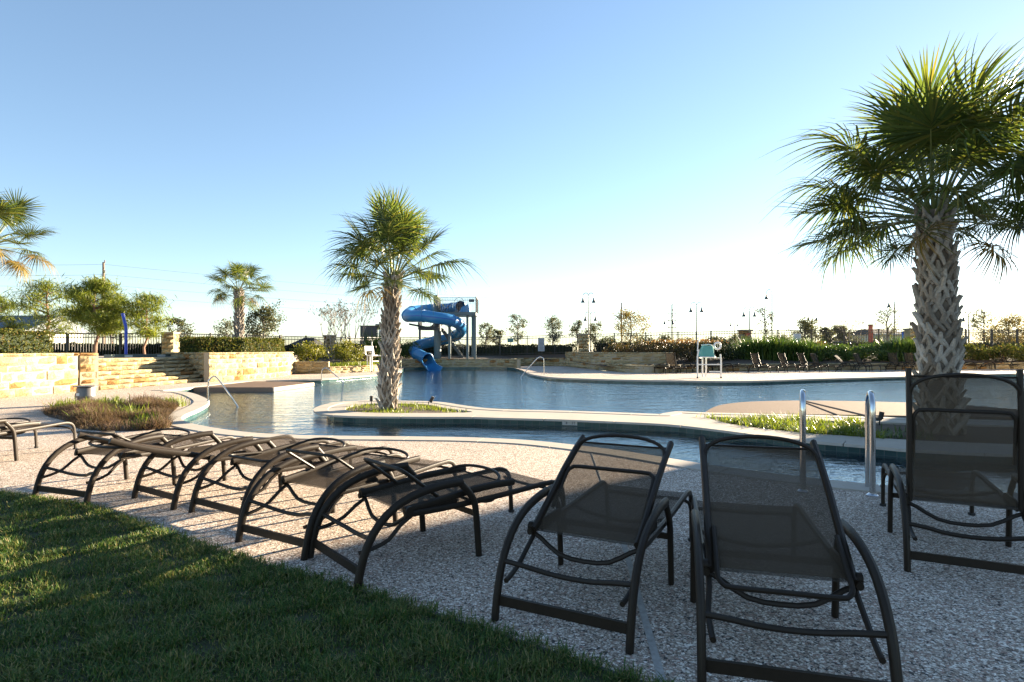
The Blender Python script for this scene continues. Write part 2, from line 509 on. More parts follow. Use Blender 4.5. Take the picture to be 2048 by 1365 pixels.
# built things
M['blue'] = simple('blue_fibreglass', (0.036, 0.20, 0.43), 0.34, var=0.14, scale=1.5)
M['bluepole'] = simple('cobalt_paint', (0.015, 0.055, 0.42), 0.35, var=0.1)
M['tower'] = simple('slate_green_paint', (0.10, 0.13, 0.135), 0.5, var=0.15)
M['towerdark'] = simple('dark_tower_steel', (0.045, 0.055, 0.06), 0.5, var=0.2)
M['fence'] = simple('black_fence_paint', (0.018, 0.018, 0.018), 0.45, var=0.1)
M['white'] = simple('white_paint', (0.75, 0.73, 0.69), 0.5, var=0.06)
M['teal_cover'] = simple('teal_canvas', (0.10, 0.32, 0.30), 0.8, var=0.12)
M['lampdark'] = simple('dark_lamp_paint', (0.045, 0.06, 0.06), 0.45, var=0.1)
M['pole_wood'] = simple('utility_pole_wood', (0.20, 0.14, 0.10), 0.9, var=0.3, scale=5)
M['wire'] = simple('grey_wire', (0.18, 0.18, 0.19), 0.6)
M['grey_panel'] = simple('grey_sign_panel', (0.34, 0.36, 0.40), 0.6, var=0.06)
M['white_panel'] = simple('pale_sign_panel', (0.66, 0.68, 0.72), 0.6, var=0.05)
M['green_panel'] = simple('green_sign_panel', (0.11, 0.24, 0.22), 0.6, var=0.06)
M['print'] = simple('dark_print', (0.03, 0.035, 0.04), 0.7)
M['orange'] = simple('orange_panel', (0.62, 0.26, 0.05), 0.6, var=0.08)
M['bluesign'] = simple('blue_sign', (0.02, 0.11, 0.52), 0.5, var=0.05)
M['redpost'] = simple('faded_red_paint', (0.40, 0.09, 0.05), 0.6, var=0.1)
M['roofblue'] = simple('blue_grey_roof', (0.105, 0.125, 0.15), 0.7, var=0.12, scale=3)
M['roofdark'] = simple('dark_shingle_roof', (0.040, 0.040, 0.042), 0.85, var=0.25, scale=4)
M['rooftan'] = simple('brown_shingle_roof', (0.17, 0.10, 0.07), 0.85, var=0.25, scale=4)
M['wallcream'] = simple('cream_wall', (0.62, 0.56, 0.45), 0.85, var=0.1, scale=2)
M['walldark'] = simple('dark_grey_wall', (0.055, 0.055, 0.062), 0.8, var=0.15, scale=2)
M['yellow'] = simple('pale_yellow_panel', (0.50, 0.44, 0.16), 0.6, var=0.08)
M['bin'] = simple('galvanised_bin', (0.15, 0.14, 0.135), 0.4, 0.3, var=0.25, scale=9)
M['glass'] = simple('dark_window_glass', (0.02, 0.025, 0.03), 0.08)
M['carwhite'] = simple('white_car_paint', (0.60, 0.60, 0.60), 0.25)
M['markerwhite'] = simple('white_marker_tile', (0.60, 0.60, 0.58), 0.3, var=0.05)
# ------------------------------------------------------------------ outlines on the ground
near_px = [(339,783),(364,784),(386,788),(405,795),(416,802),(415,808),(394,820),(370,830),(361,837),(367,843.5),(388,850),(437,859),(495,866.5),(554,870.5),(632,873),(700,874),(760,874.5),(850,875.5),(940,877),(1060,883),(1156,893),(1250,905),(1344,920),(1422,933),(1550,950),(1673,965),(1759,973),(1900,983),(2048,991),(2200,1004)]
near = [G(*p) for p in near_px]
right_off = [Vector(p) for p in ((8.0, 7.8), (14.0, 15.4), (24.0, 26.4), (34.0, 34.5))]
far_r = [G(*p) for p in ((2048,747),(1802,754),(1621,759),(1480,763),(1351,762),(1234,760),(1164,758),(1112,756))] + [Vector((1.25, 31.5)), Vector((0.9, 34.7))]
wall_far = [Vector(p) for p in ((0.7, 39.0), (0.25, 43.0), (-0.4, 45.4), (-3, 46.2), (-6, 46.0), (-8.3, 45.2))]
far_l = [Vector((-7.6, 40.0))] + [G(*p) for p in ((800,744),(762,749.5),(700,754.5),(642,758.5),(560,761),(506,763),(400,774),(325,782))]
near_s = smooth_line(near, 0.22)
fr_s = smooth_line(far_r, 0.5)
fl_s = smooth_line(far_l, 0.5)
POOL = near_s + right_off + fr_s + wall_far + fl_s          # counter-clockwise seen from above

isl_far = [(661,814),(694,806),(740,803.5),(804,804.5),(858,806),(905,813),(951,819),(1008,822.5),(1117,825),(1234,829),(1340,832.5),(1356,829),(1364,826.5),(1398,828.5),(1500,831),(1600,833.5),(1800,839.5),(2048,846),(2180,850)]
isl_near = [(2180,912),(2048,905),(1900,899),(1800,893.5),(1764,890),(1617,877.5),(1540,869),(1480,861),(1351,847),(1234,841),(1117,836.5),(1000,833.5),(951,832),(834,831.5),(712,830),(670,827),(655,821)]
ISL = smooth_line([G(*p) for p in (isl_far + isl_near)], 0.22, closed=True)
bed_a = smooth_line([G(*p) for p in ((690,818),(712,810),(750,807.5),(804,807.5),(850,809),(888,816),(945,824.5),(900,826),(834,826.5),(741,825.5),(700,822.5))], 0.2, closed=True)
bed_b = smooth_line([G(*p) for p in ((1420,834.5),(1500,836.5),(1600,840),(1760,845),(2000,851),(2140,855),(2140,895),(2048,890),(1900,884),(1800,879),(1752,876),(1617,866.5),(1520,857),(1450,846))], 0.25, closed=True)
ledge_far = smooth_line([G(*p, -0.10) for p in ((1409,827),(1425,817),(1446,810.5),(1495,805),(1593,802.5),(1700,803.5),(1800,806),(1900,810),(2017,819),(2100,828))], 0.25)
LEDGE = ledge_far + [G(2100, 838, -0.10), G(1800, 833, -0.10)]

DECK = [(-30, -18, -0.02), (-30, 6, 0.0), (-18.5, 10.5, 0.0), (-15.6, 13.6, 0.0), (-14.5, 16.4, 0.0), (-14.25, 19.2, 0.0), (-13.95, 19.6, 0.0), (-13.3, 24.8, 0.0), (-12.75, 24.5, 0.0), (-12.05, 27.2, 0.0), (-11.75, 30.7, 0.0), (-12.4, 33.0, 0.0), (-10.5, 33.35, 0.3), (-9.05, 36.3, 0.3), (-8.75, 40, 0.3), (-8.6, 45.6, 0.55), (-6, 46.4, 0.6), (-3, 46.6, 0.6), (-0.2, 46, 0.6), (1.2, 50.0, 0.5), (4.4, 48.6, 0.5), (5.95, 38.0, 0.3), (7.5, 34.0, 0.3), (13.5, 36.8, 0.3), (20.4, 38.8, 0.3), (28, 39.8, 0.3), (37, 41.8, 0.3), (46, 42, 0.3), (46, -18, -0.02)]
FENCE = [(-60, 22, 0.8, 2.2), (-36, 28, 0.8, 2.25), (XA(135, 31), 31, 0.8, 2.25), (XA(341, 33), 33, 0.88, 2.33), (XA(560, 38), 38, 0.83, 2.28), (XA(659, 42), 42, 0.85, 2.3), (XA(800, 52), 52, 0.85, 2.48), (XA(1000, 52), 52, 0.86, 2.53), (XA(1167, 50), 50, 1.05, 2.72), (XA(1490, 47), 47, 1.3, 2.92), (XA(1825, 46), 46, 1.35, 2.99), (62, 50, 1.35, 3.0)]
floop = [(p[0], p[1], p[2]) for p in FENCE] + [(70, 10, 0.3), (62, -50, 0.0), (-60, -50, 0.0), (-66, -10, 0.2)]
circ = [(4000 * math.cos(a), 4000 * math.sin(a), 0.9) for a in np.linspace(0, 2 * math.pi, 72, endpoint=False)]
tag(fill_poly('ground', [circ, floop], 0, M['ground']), kind='structure')
tag(fill_poly('planting_ground', [floop, DECK], 0, M['soil']), kind='structure')
deck = tag(fill_poly('pool_deck', [[(p[0], p[1], 0) for p in DECK], POOL], 0, M['deck']), kind='structure')
# deck expansion joints (weathered strips let into the deck)
for (a, b, w) in (((1243, 1072), (1335, 1400), 0.035), ((1244, 1075), (1180, 898), 0.012), ((1390, 934), (1308, 953), 0.03), ((1308, 953), (1215, 973), 0.012)):
    A, B = G(*a), G(*b)
    q = MB()
    n_ = max(2, int((B - A).length / 0.3))
    ts = np.linspace(0, 1, n_ + 1)
    for i in range(n_):
        p, r_ = A.lerp(B, ts[i]), A.lerp(B, ts[i + 1])
        q.bar((p.x, p.y, 0.003), (r_.x, r_.y, 0.003), w, 0.006)
    q.build('expansion_joint', M['joint'], deck)

# pool shell
def strip_wall(name, line, z0, z1, mat, closed=True, off=0.0, parent=None):
    ln = line
    nr = normals2(ln, closed)
    me = bpy.data.meshes.new(name)
    vs_, fs_, uv = [], [], []
    s = 0.0
    n = len(ln)
    for i in range(n + (1 if closed else 0)):
        j = i % n
        if i: s += (ln[j] - ln[i - 1]).length
        p = ln[j] + nr[j] * off
        vs_ += [(p.x, p.y, z0), (p.x, p.y, z1)]
        uv += [(s, z0), (s, z1)]
    for i in range(n - (0 if closed else 1)):
        fs_.append((2*i, 2*i+2, 2*i+3, 2*i+1))
    me.from_pydata(vs_, [], fs_)
    ul = me.uv_layers.new()
    for l in me.loops: ul.data[l.index].uv = uv[l.vertex_index]
    me.materials.append(mat)
    return add(name, me, parent)
pool = tag(fill_poly('pool_floor', [[(-16, 5), (40, 5), (40, 48), (-16, 48)]], -1.35, M['plaster']), kind='structure')
strip_wall('waterline_tile', POOL, -0.32, -0.004, M['tile'], parent=pool)
strip_wall('pool_wall', POOL, -1.36, -0.318, M['plaster'], parent=pool)
water = tag(fill_poly('water', [POOL], -0.15, M['water']), kind='structure')

# coping laid as separate cast lengths
def coping(name, line, width, z_top, thick, parent, mat, closed=False, seg=1.15, overhang=0.025):
    "line runs with the water on its left; the stones lie to its right"
    nr = normals2(line, closed)
    pts = list(range(len(line))) + ([0] if closed else [])
    cur, acc = [pts[0]], 0.0
    groups = []
    for a, b in zip(pts[:-1], pts[1:]):
        acc += (line[b] - line[a]).length
        cur.append(b)
        if acc >= seg:
            groups.append(cur); cur = [b]; acc = 0.0
    if len(cur) > 1: groups.append(cur)
    for g in groups:
        prof = ((overhang, z_top - thick), (overhang + 0.004, z_top - 0.012), (overhang - 0.012, z_top), (-width, z_top), (-width, -0.03))
        rows = []
        gp = [line[i].copy() for i in g]
        gn = [nr[i] for i in g]
        d0 = (gp[1] - gp[0]).normalized() * 0.007
        d1 = (gp[-1] - gp[-2]).normalized() * 0.007
        gp[0] = gp[0] + d0; gp[-1] = gp[-1] - d1
        vs_, fs_ = [], []
        k = len(prof)
        for p, n in zip(gp, gn):
            for (o, z) in prof:
                q = p + n * o
                vs_.append((q.x, q.y, z))
        for i in range(len(gp) - 1):
            for j in range(k):
                l = (j + 1) % k
                fs_.append((i*k+j, i*k+l, (i+1)*k+l, (i+1)*k+j))
        fs_ += [tuple(range(k)), tuple((len(gp) - 1) * k + j for j in range(k - 1, -1, -1))]
        MB().raw(vs_, fs_).build('coping_stone', mat, parent, fix=True)
cp = empty('pool_coping', (0, 0, 0)); tag(cp, kind='structure')
coping('near', near_s, 0.34, 0.014, 0.075, cp, M['coping'])
coping('far', fr_s, 0.40, 0.016, 0.075, cp, M['coping'], seg=2.2)
coping('farl', fl_s, 0.40, 0.016, 0.075, cp, M['coping'], seg=2.2)
# island: shell, top ring, beds
isl = tag(fill_poly('island', [ISL, bed_a, bed_b], 0.0, M['coping']), kind='structure')
ISLr = list(reversed(ISL))
strip_wall('island_tile', ISLr, -0.34, -0.05, M['tile'], parent=isl, off=-0.02)
strip_wall('island_wall', ISLr, -1.36, -0.338, M['plaster'], parent=isl, off=-0.02)
coping('isl', ISLr, 0.30, 0.010, 0.075, isl, M['coping'], closed=True, seg=1.3, overhang=0.02)
for nm, bd in (('planting_bed', bed_a), ('planting_bed', bed_b)):
    s = tag(fill_poly(nm, [bd], -0.035, M['soil']), kind='structure')
    strip_wall('bed_kerb', bd, -0.06, 0.0, M['coping'], parent=s)
# tanning ledges just above the water
q = MB(); q.prism([(p.x, p.y) for p in LEDGE], -1.3, -0.085)
tag(q.build('tanning_ledge', M['ledge'], fix=True), kind='structure')
LED2 = [G(*p) for p in ((372,778.5),(387,775.5),(545,775.5),(626,765.5),(590,764),(506,763.2),(400,774.2))]
q = MB(); q.prism([(p.x, p.y) for p in LED2[1:]], -1.3, -0.006)
pier = tag(q.build('sun_shelf', M['ledge_shade'], fix=True), kind='structure')
q = MB(); c0 = sum(LED2[1:], Vector((0, 0))) / 6
q.prism([tuple(c0 + (p - c0) * 0.985) for p in LED2[1:]], -0.004, 0.004)
q.build('shelf_top', M['ledge'], pier, fix=True)
q = MB(); A, B = G(545, 775.5), G(626, 765.5)
q.bar((A.x + 0.03, A.y, -0.075), (B.x + 0.03, B.y, -0.075), 0.05, 0.14)
q.build('sunlit_end', M['coping'], pier)  # pale strip colours in the sunlight on the shelf's right end

# ------------------------------------------------------------------ stone walls, block by block
def block_mesh(k):
    rnd = random.Random(100 + k)
    n = 3
    vs_, fs_ = [], []
    for j in range(n + 1):
        for i in range(n + 1):
            x, z = i / n - 0.5, j / n - 0.5
            edge = i in (0, n) or j in (0, n)
            y = -0.42 if edge else -0.5 - rnd.uniform(0.0, 0.17)
            vs_.append((x + (0 if edge else rnd.uniform(-.05, .05)), y, z + (0 if edge else rnd.uniform(-.05, .05))))
    for j in range(n):
        for i in range(n):
            a = j * (n + 1) + i
            fs_.append((a, a + 1, a + n + 2, a + n + 1))
    b = len(vs_)
    vs_ += [(-0.5, 0.5, -0.5), (0.5, 0.5, -0.5), (0.5, 0.5, 0.5), (-0.5, 0.5, 0.5)]
    c = (0, n, (n + 1) * (n + 1) - 1, n * (n + 1))
    bot = [i for i in range(n + 1)]; top = [n * (n + 1) + i for i in range(n, -1, -1)]
    lef = [j * (n + 1) for j in range(n, -1, -1)]; rig = [j * (n + 1) + n for j in range(n + 1)]
    fs_ += [tuple(bot[::-1] + [b, b + 1]), tuple(top[::-1] + [b + 2, b + 3]), tuple(lef[::-1] + [b + 3, b]), tuple(rig[::-1] + [b + 1, b + 2]), (b + 3, b + 2, b + 1, b)]
    return MB().raw(vs_, fs_).mesh('stone_block', M['stone'], fix=True)
BLOCKS = [block_mesh(k) for k in range(6)]
def walk(line, s):
    for a, b in zip(line[:-1], line[1:]):
        L = (b - a).length
        if s <= L: return a.lerp(b, s / L), (b - a).normalized()
        s -= L
    return line[-1].copy(), (line[-1] - line[-2]).normalized()
def line_len(line): return sum((b - a).length for a, b in zip(line[:-1], line[1:]))
def course(parent, line, z0, z1, lo, hi, depth, name='stone_block', jit=0.012, s0=0.0, s1=None):
    Ltot = line_len(line) if s1 is None else s1
    s = s0
    while s < Ltot - 0.05:
        L = random.uniform(lo, hi)
        if s + L > Ltot - lo * 0.5: L = Ltot - s
        p, _ = walk(line, s + 0.001)
        p2, _ = walk(line, min(s + L, Ltot) - 0.001)
        d = p2 - p
        mid = (p + p2) / 2
        nrm = Vector((-d.y, d.x)).normalized()
        dd = depth + random.uniform(-jit, jit) * 2
        c = mid + nrm * (depth / 2 - (dd - depth) / 2)
        add(name, random.choice(BLOCKS), parent, (c.x, c.y, (z0 + z1) / 2), (0, 0, math.atan2(d.y, d.x)), (max(0.05, d.length - 0.012), dd, z1 - z0 - 0.012))
        s += L
def stone_wall(name, pts, z0, z1, label, rows, lo=0.35, hi=0.8, depth=0.30, cap=True, step=0.6, zslope=None):
    line = smooth_line(pts, step)
    t = empty(name, (0, 0, 0), 0, label, 'wall')
    nr = normals2(line)
    # mortar core behind the faces
    vs_, fs_ = [], []
    for p, n in zip(line, nr):
        for o, z in ((0.03, z0 - 0.03), (0.03, z1 - 0.02), (depth - 0.02, z1 - 0.02), (depth - 0.02, z0 - 0.03)):
            q_ = p + n * o
            vs_.append((q_.x, q_.y, z))
    for i in range(len(line) - 1):
        for j in range(4):
            l = (j + 1) % 4
            fs_.append((i*4+j, i*4+l, (i+1)*4+l, (i+1)*4+j))
    fs_ += [(0, 1, 2, 3), tuple((len(line) - 1) * 4 + j for j in (3, 2, 1, 0))]
    MB().raw(vs_, fs_).build('mortar_core', M['mortar'], t, fix=True)
    zc = z1 - 0.10 if cap else z1
    hs = [random.uniform(0.75, 1.3) for _ in range(rows)]
    k = (zc - z0) / sum(hs)
    z = z0
    for hgt in hs:
        course(t, line, z, z + hgt * k, lo, hi, depth)
        z += hgt * k
    if cap:
        ln2 = [p - n * 0.03 for p, n in zip(line, nr)]
        course(t, ln2, zc, z1, 0.35, 0.6, depth + 0.06, name='cap_stone', jit=0.004)
    return t
V2 = Vector
stone_wall('planter_wall', [V2(p) for p in ((-18.5, 10.5), (-15.6, 13.6), (-14.5, 16.4), (-14.25, 19.15))], 0, 1.27, 'sunlit cream limestone planter wall below the clipped hedge, left of the steps', 5, 0.4, 0.85)
stone_wall('stair_pier', [V2(p) for p in ((-14.22, 19.2), (-13.95, 19.7), (-14.9, 20.2), (-16.4, 20.6))], 0, 1.27, 'limestone pier wall with an orange stone flanking the near end of the steps', 5, 0.3, 0.5, step=5)
stone_wall('planter_wall', [V2(p) for p in ((-16.6, 27.9), (-14.6, 26.3), (-12.85, 24.75))], 0, 1.26, 'limestone cheek wall shading the far end of the wide steps', 5, 0.35, 0.7)
stone_wall('planter_wall', [V2(p) for p in ((-12.75, 24.55), (-12.05, 27.2), (-11.75, 30.4), (-12.5, 33.2))], 0, 1.26, 'curved limestone planter wall under the hedge and the small palm', 5, 0.35, 0.8)
stone_wall('low_wall', [V2(p) for p in ((-12.7, 33.2), (-11.5, 33.25), (-10.5, 33.35))], 0, 0.70, 'short orange-brown stone wall beside the curved planter', 3, 0.35, 0.8)
stone_wall('low_wall', [V2(p) for p in ((-10.45, 33.4), (-9.05, 36.3), (-8.75, 40), (-8.6, 45.2))], 0, 0.40, 'low sunlit stone kerb wall below the yellow-green shrubs', 2, 0.35, 0.7)
stone_wall('slide_wall', [V2(p) for p in ((-8.55, 45.3), (-6, 46.1), (-3, 46.3), (-0.3, 45.6), (0.35, 43.4))], -0.35, 0.65, 'stone wall rising from the water behind the slide mouth', 4, 0.5, 1.2)
stone_wall('low_wall', [V2(p) for p in ((0.2, 47.5), (1.3, 50.0), (2.8, 49.6), (4.4, 48.5))], 0, 0.68, 'low stone wall at the head of the shaded ramp', 3, 0.5, 1.1)
stone_wall('retaining_wall', [V2(p) for p in ((4.4, 48.4), (5.3, 43), (6.1, 39.2), (8.4, 37.4), (10.5, 38.0))], 0, 1.20, 'tall grey-tan stone retaining wall below the stone pillar', 5, 0.5, 1.1)
stone_wall('low_wall', [V2(p) for p in ((6.2, 38.6), (7.5, 34.0), (10.0, 35.2), (13.5, 36.8), (20.4, 38.8), (28, 39.8), (37, 41.8))], 0, 0.47, 'long low stone wall behind the far row of loungers', 2, 0.5, 1.1)
# steps
st = empty('stone_steps', (0, 0, 0), 0, 'wide flight of pale limestone steps between the planters', 'steps')
A, B = V2((-13.92, 19.75)), V2((-13.25, 25.0))
tdir = (B - A).normalized(); ndir = V2((-tdir.y, tdir.x))
for i in range(7):
    a = A + ndir * (0.29 * i) + tdir * (0.05 * i)
    b = B + ndir * (0.29 * i) + tdir * (0.34 * i)
    course(st, [a, b], 0.15 * i, 0.15 * (i + 1), 0.5, 0.95, 0.42, name='step_stone', jit=0.0)
q = MB()
q.prism([tuple(A + ndir * 0.3), tuple(B + ndir * 0.3 + tdir * 0.3), tuple(B + ndir * 2.4 + tdir * 2.4), tuple(A + ndir * 2.4)], -0.02, 0.14)
q.build('step_core', M['mortar'], st, fix=True)
# raised terrace behind the planters
q = MB()
q.prism([(-40, 9), (-18.7, 10.9), (-15.9, 13.9), (-14.8, 16.5), (-14.55, 19.3), (-15.0, 20.4), (-15.95, 20.6), (-15.3, 27.0), (-14.8, 26.7), (-13.1, 25.2), (-12.4, 27.3), (-12.1, 30.4), (-12.9, 33.4), (-13, 36), (-40, 33)], -0.5, 1.04)
tag(q.build('terrace', M['terrace'], fix=True), kind='structure')
q = MB()
for (x, y, L) in ((-16.35, 26.0, 4.9),):
    q.box((x, y, 1.10), (0.30, L, 0.15))
wp = empty('wading_pool', (-16.35, 26, 1.04), 0, 'low dark blue-grey rim of a wading pool at the head of the steps', 'pool rim')
q.v = [(a + 16.35, b - 26, c - 1.04) for a, b, c in q.v]
q.build('rim', M['tile'], wp)
MB().box((0.155, 0.9, 0.06), (0.02, 0.6, 0.09)).box((0.155, -1.4, 0.06), (0.02, 0.5, 0.09)).build('marker_tile', M['markerwhite'], wp)
# stone pillars on the fence line
def pillar(px, y, zb, zt, w, label, plaque=None):
    x = XA(px, y)
    t = empty('stone_pillar', (x, y, zb), 0, label, 'pillar', 'stone pillars along the fence')
    hgt = zt - zb - 0.1
    n = max(3, round(hgt / 0.3))
    for i in range(n):
        z0, z1 = i * hgt / n, (i + 1) * hgt / n
        sp = random.uniform(-0.12, 0.12) * w + (0.12 if i % 2 else -0.12) * w
        for (a, b) in ((-w / 2, sp), (sp, w / 2)):
            add('stone_block', random.choice(BLOCKS), t, ((a + b) / 2, 0, (z0 + z1) / 2), (0, 0, 0), (b - a - 0.012, w, z1 - z0 - 0.01))
    MB().box((0, 0, hgt + 0.05), (w + 0.12, w + 0.12, 0.1)).build('cap_slab', M['mortar'], t)
    if plaque: MB().box((0.05, -w / 2 - 0.05, hgt * plaque), (w * 0.5, 0.03, 0.28)).build('plaque', M['redpost'], t)
pillar(341, 32.6, 0.88, 2.36, 0.66, 'stone pillar in the fence behind the wading pool and steps')
pillar(659, 41.6, 0.85, 2.42, 0.66, 'stone pillar in the fence behind the bare pale-barked tree')
pillar(1167, 49.5, 0.9, 2.74, 0.82, 'tan stone pillar standing above the tall retaining wall')
pillar(1490, 46.5, 1.2, 2.98, 0.80, 'stone pillar with a reddish plaque rising behind the strap-leaf plants', plaque=0.82)
pillar(1825, 45.5, 1.2, 3.05, 0.80, 'pale stone pillar half hidden behind the large palm trunk')
# ------------------------------------------------------------------ sun loungers
def arc_pts(ctrl, step=0.03):
    "smooth 3-D path through control points"
    P = [Vector(p) for p in ctrl]
    out = []
    for i in range(len(P) - 1):
        p1, p2 = P[i], P[i + 1]
        p0 = P[i - 1] if i else p1 * 2 - p2
        p3 = P[i + 2] if i + 2 < len(P) else p2 * 2 - p1
        k = max(2, int((p2 - p1).length / step))
        for j in range(k):
            t = j / k
            out.append(0.5 * ((2 * p1) + (p2 - p0) * t + (2 * p0 - 5 * p1 + 4 * p2 - p3) * t * t + (3 * p1 - p0 - 3 * p2 + p3) * t ** 3))
    out.append(P[-1])
    return out
AW, RW = 0.348, 0.312                 # half width over the arms, half width over the rails
PIV = Vector((0.36, 0, 0.385))
LM = {}
def lm(key, mb, mat, smooth=True): LM[key] = mb.mesh(key, mat, smooth)
lm('arm', MB().tube(arc_pts([(0.0, 0, 0.0), (0.022, 0, 0.11), (0.065, 0, 0.24), (0.14, 0, 0.35), (0.25, 0, 0.435), (0.40, 0, 0.488), (0.58, 0, 0.512), (0.735, 0, 0.512)], 0.05), 0.027, 10, r2=0.019, up=(1, 0, 0)), M['metal'])
lm('front_leg', MB().tube(arc_pts([(0.87, 0, 0.0), (0.855, 0, 0.18), (0.84, 0, 0.33), (0.815, 0, 0.40), (0.755, 0, 0.47), (0.715, 0, 0.51)], 0.05), 0.024, 10, r2=0.017, up=(1, 0, 0)), M['metal'])
lm('seat_rail', MB().tube(arc_pts([(0.33, 0, 0.362), (0.7, 0, 0.355), (1.1, 0, 0.362), (1.5, 0, 0.378), (1.61, 0, 0.372), (1.675, 0, 0.335), (1.70, 0, 0.25), (1.715, 0, 0.0)], 0.06), 0.020, 8, r2=0.016, up=(0, 0, 1)), M['metal'])
lm('rear_bar', MB().box((0.028, 0, 0.095), (0.02, 2 * AW - 0.03, 0.05)), M['metal'], False)
lm('rear_brace', MB().tube(arc_pts([(0.085, AW - 0.01, 0.275), (0.11, AW - 0.12, 0.255), (0.15, 0.13, 0.225), (0.16, 0.0, 0.215), (0.15, -0.13, 0.225), (0.11, -AW + 0.12, 0.255), (0.085, -AW + 0.01, 0.275)], 0.05), 0.014, 8), M['metal'])
lm('pivot_bow', MB().tube(arc_pts([(0.37, RW, 0.35), (0.36, RW - 0.06, 0.325), (0.34, 0.14, 0.262), (0.34, 0, 0.245), (0.34, -0.14, 0.262), (0.36, -RW + 0.06, 0.325), (0.37, -RW, 0.35)], 0.05), 0.013, 8), M['metal'])
for s in (1, -1):
    lm('side_strut%d' % s, MB().tube(arc_pts([(0.38, s * (RW - 0.012), 0.345), (0.30, s * (RW - 0.01), 0.30), (0.22, s * RW, 0.235), (0.12, s * (AW - 0.04), 0.205), (0.035, s * (AW - 0.045), 0.195)], 0.04), 0.013, 8), M['metal'])
lm('stretcher', MB().bar((0.845, AW, 0.285), (0.845, -AW, 0.285), 0.018, 0.034), M['metal'], False)
lm('foot_brace', MB().tube(arc_pts([(1.702, RW, 0.20), (1.66, RW - 0.01, 0.285), (1.58, RW - 0.07, 0.325), (1.54, 0.1, 0.33), (1.54, -0.1, 0.33), (1.58, -RW + 0.07, 0.325), (1.66, -RW + 0.01, 0.285), (1.702, -RW, 0.20)], 0.05), 0.012, 8), M['metal'])
LM['under_bow'] = MB().tube(arc_pts([(1.02, RW, 0.345), (1.02, RW - 0.08, 0.315), (1.02, 0, 0.285), (1.02, -RW + 0.08, 0.315), (1.02, -RW, 0.345)], 0.05), 0.012, 8).mesh('under_bow', M['metal'], True)
def sheet(f, nu, nv):
    vs_ = [f(i / nu, j / nv) for i in range(nu + 1) for j in range(nv + 1)]
    fs_ = [(i*(nv+1)+j, (i+1)*(nv+1)+j, (i+1)*(nv+1)+j+1, i*(nv+1)+j+1) for i in range(nu) for j in range(nv)]
    return MB().raw(vs_, fs_)
def seat_f(u, v):
    x = 0.345 + u * 1.31
    z = np.interp(x, [0.33, 0.7, 1.1, 1.5, 1.61, 1.66], [0.362, 0.355, 0.362, 0.378, 0.372, 0.345]) + 0.006
    return (x, (v - 0.5) * 2 * (RW - 0.008), z - 0.035 * math.sin(math.pi * v) ** 0.8 * min(1, 6 * u, 6 * (1 - u)))
LM['seat_sling'] = sheet(seat_f, 14, 6).mesh('seat_sling', M['sling'], True)
# notched recline rack, flat plate
rk = [(0.46, 0.335), (0.46, 0.395), (0.50, 0.405), (0.70, 0.405), (0.73, 0.39), (0.73, 0.335), (0.70, 0.335), (0.69, 0.358), (0.665, 0.358), (0.655, 0.335), (0.63, 0.335), (0.62, 0.358), (0.595, 0.358), (0.585, 0.335)]
q = MB(); n_ = len(rk)
q.raw([(x, -0.006, z - 0.0) for x, z in rk] + [(x, 0.006, z) for x, z in rk], [tuple(range(n_)), tuple(range(2 * n_ - 1, n_ - 1, -1))] + [(i, n_ + i, n_ + (i + 1) % n_, (i + 1) % n_) for i in range(n_)])
LM['recline_rack'] = q.mesh('recline_rack', M['metal'], fix=True)
# back: local x up the back, local z out of its rear face
BL = 0.84
BW = RW - 0.020
lm('back_rail', MB().tube([(-0.025, 0, 0), (0.2, 0, 0.0), (0.5, 0, 0.012), (0.7, 0, 0.004), (BL + 0.02, 0, -0.012)], 0.026, 8, r2=0.018, up=(0, 0, 1)), M['metal'])
lm('head_bow', MB().tube(arc_pts([(BL - 0.17, BW - 0.005, 0.01), (BL - 0.11, BW - 0.012, 0.022), (BL - 0.065, BW - 0.05, 0.036), (BL - 0.030, BW - 0.14, 0.047), (BL - 0.015, 0, 0.052), (BL - 0.030, -BW + 0.14, 0.047), (BL - 0.065, -BW + 0.05, 0.036), (BL - 0.11, -BW + 0.012, 0.022), (BL - 0.17, -BW + 0.005, 0.01)], 0.05), 0.0115, 8), M['metal'])
lm('top_bar', MB().tube([(BL - 0.03, BW, -0.012), (BL - 0.03, -BW, -0.012)], 0.007, 6), M['metal'])
LM['back_sling'] = sheet(lambda u, v: (u * (BL - 0.035), (v - 0.5) * 2 * (BW - 0.006), 0.012 * math.sin(math.pi * u) - 0.012 - 0.02 * math.sin(math.pi * v) * math.sin(math.pi * min(1, u * 1.02))), 10, 6).mesh('back_sling', M['sling'], True)
UL, UW = 0.33, BW - 0.025
lm('support_bracket', MB().tube(arc_pts([(0, UW, 0), (UL * 0.6, UW, 0), (UL - 0.05, UW, 0), (UL - 0.012, UW - 0.02, 0), (UL, UW - 0.06, 0), (UL, 0, 0), (UL, -UW + 0.06, 0), (UL - 0.012, -UW + 0.02, 0), (UL - 0.05, -UW, 0), (UL * 0.6, -UW, 0), (0, -UW, 0)], 0.06), 0.012, 8), M['metal'])
LM['pivot_bolt'] = MB().tube([(0, -0.012, 0), (0, 0.012, 0)], 0.026, 10).mesh('pivot_bolt', M['metal'], True)
LM['foot_cap'] = MB().lathe((0, 0, 0), [(0.026, 0.0), (0.026, 0.018), (0.018, 0.02)], 8).mesh('foot_cap', M['rubber'])

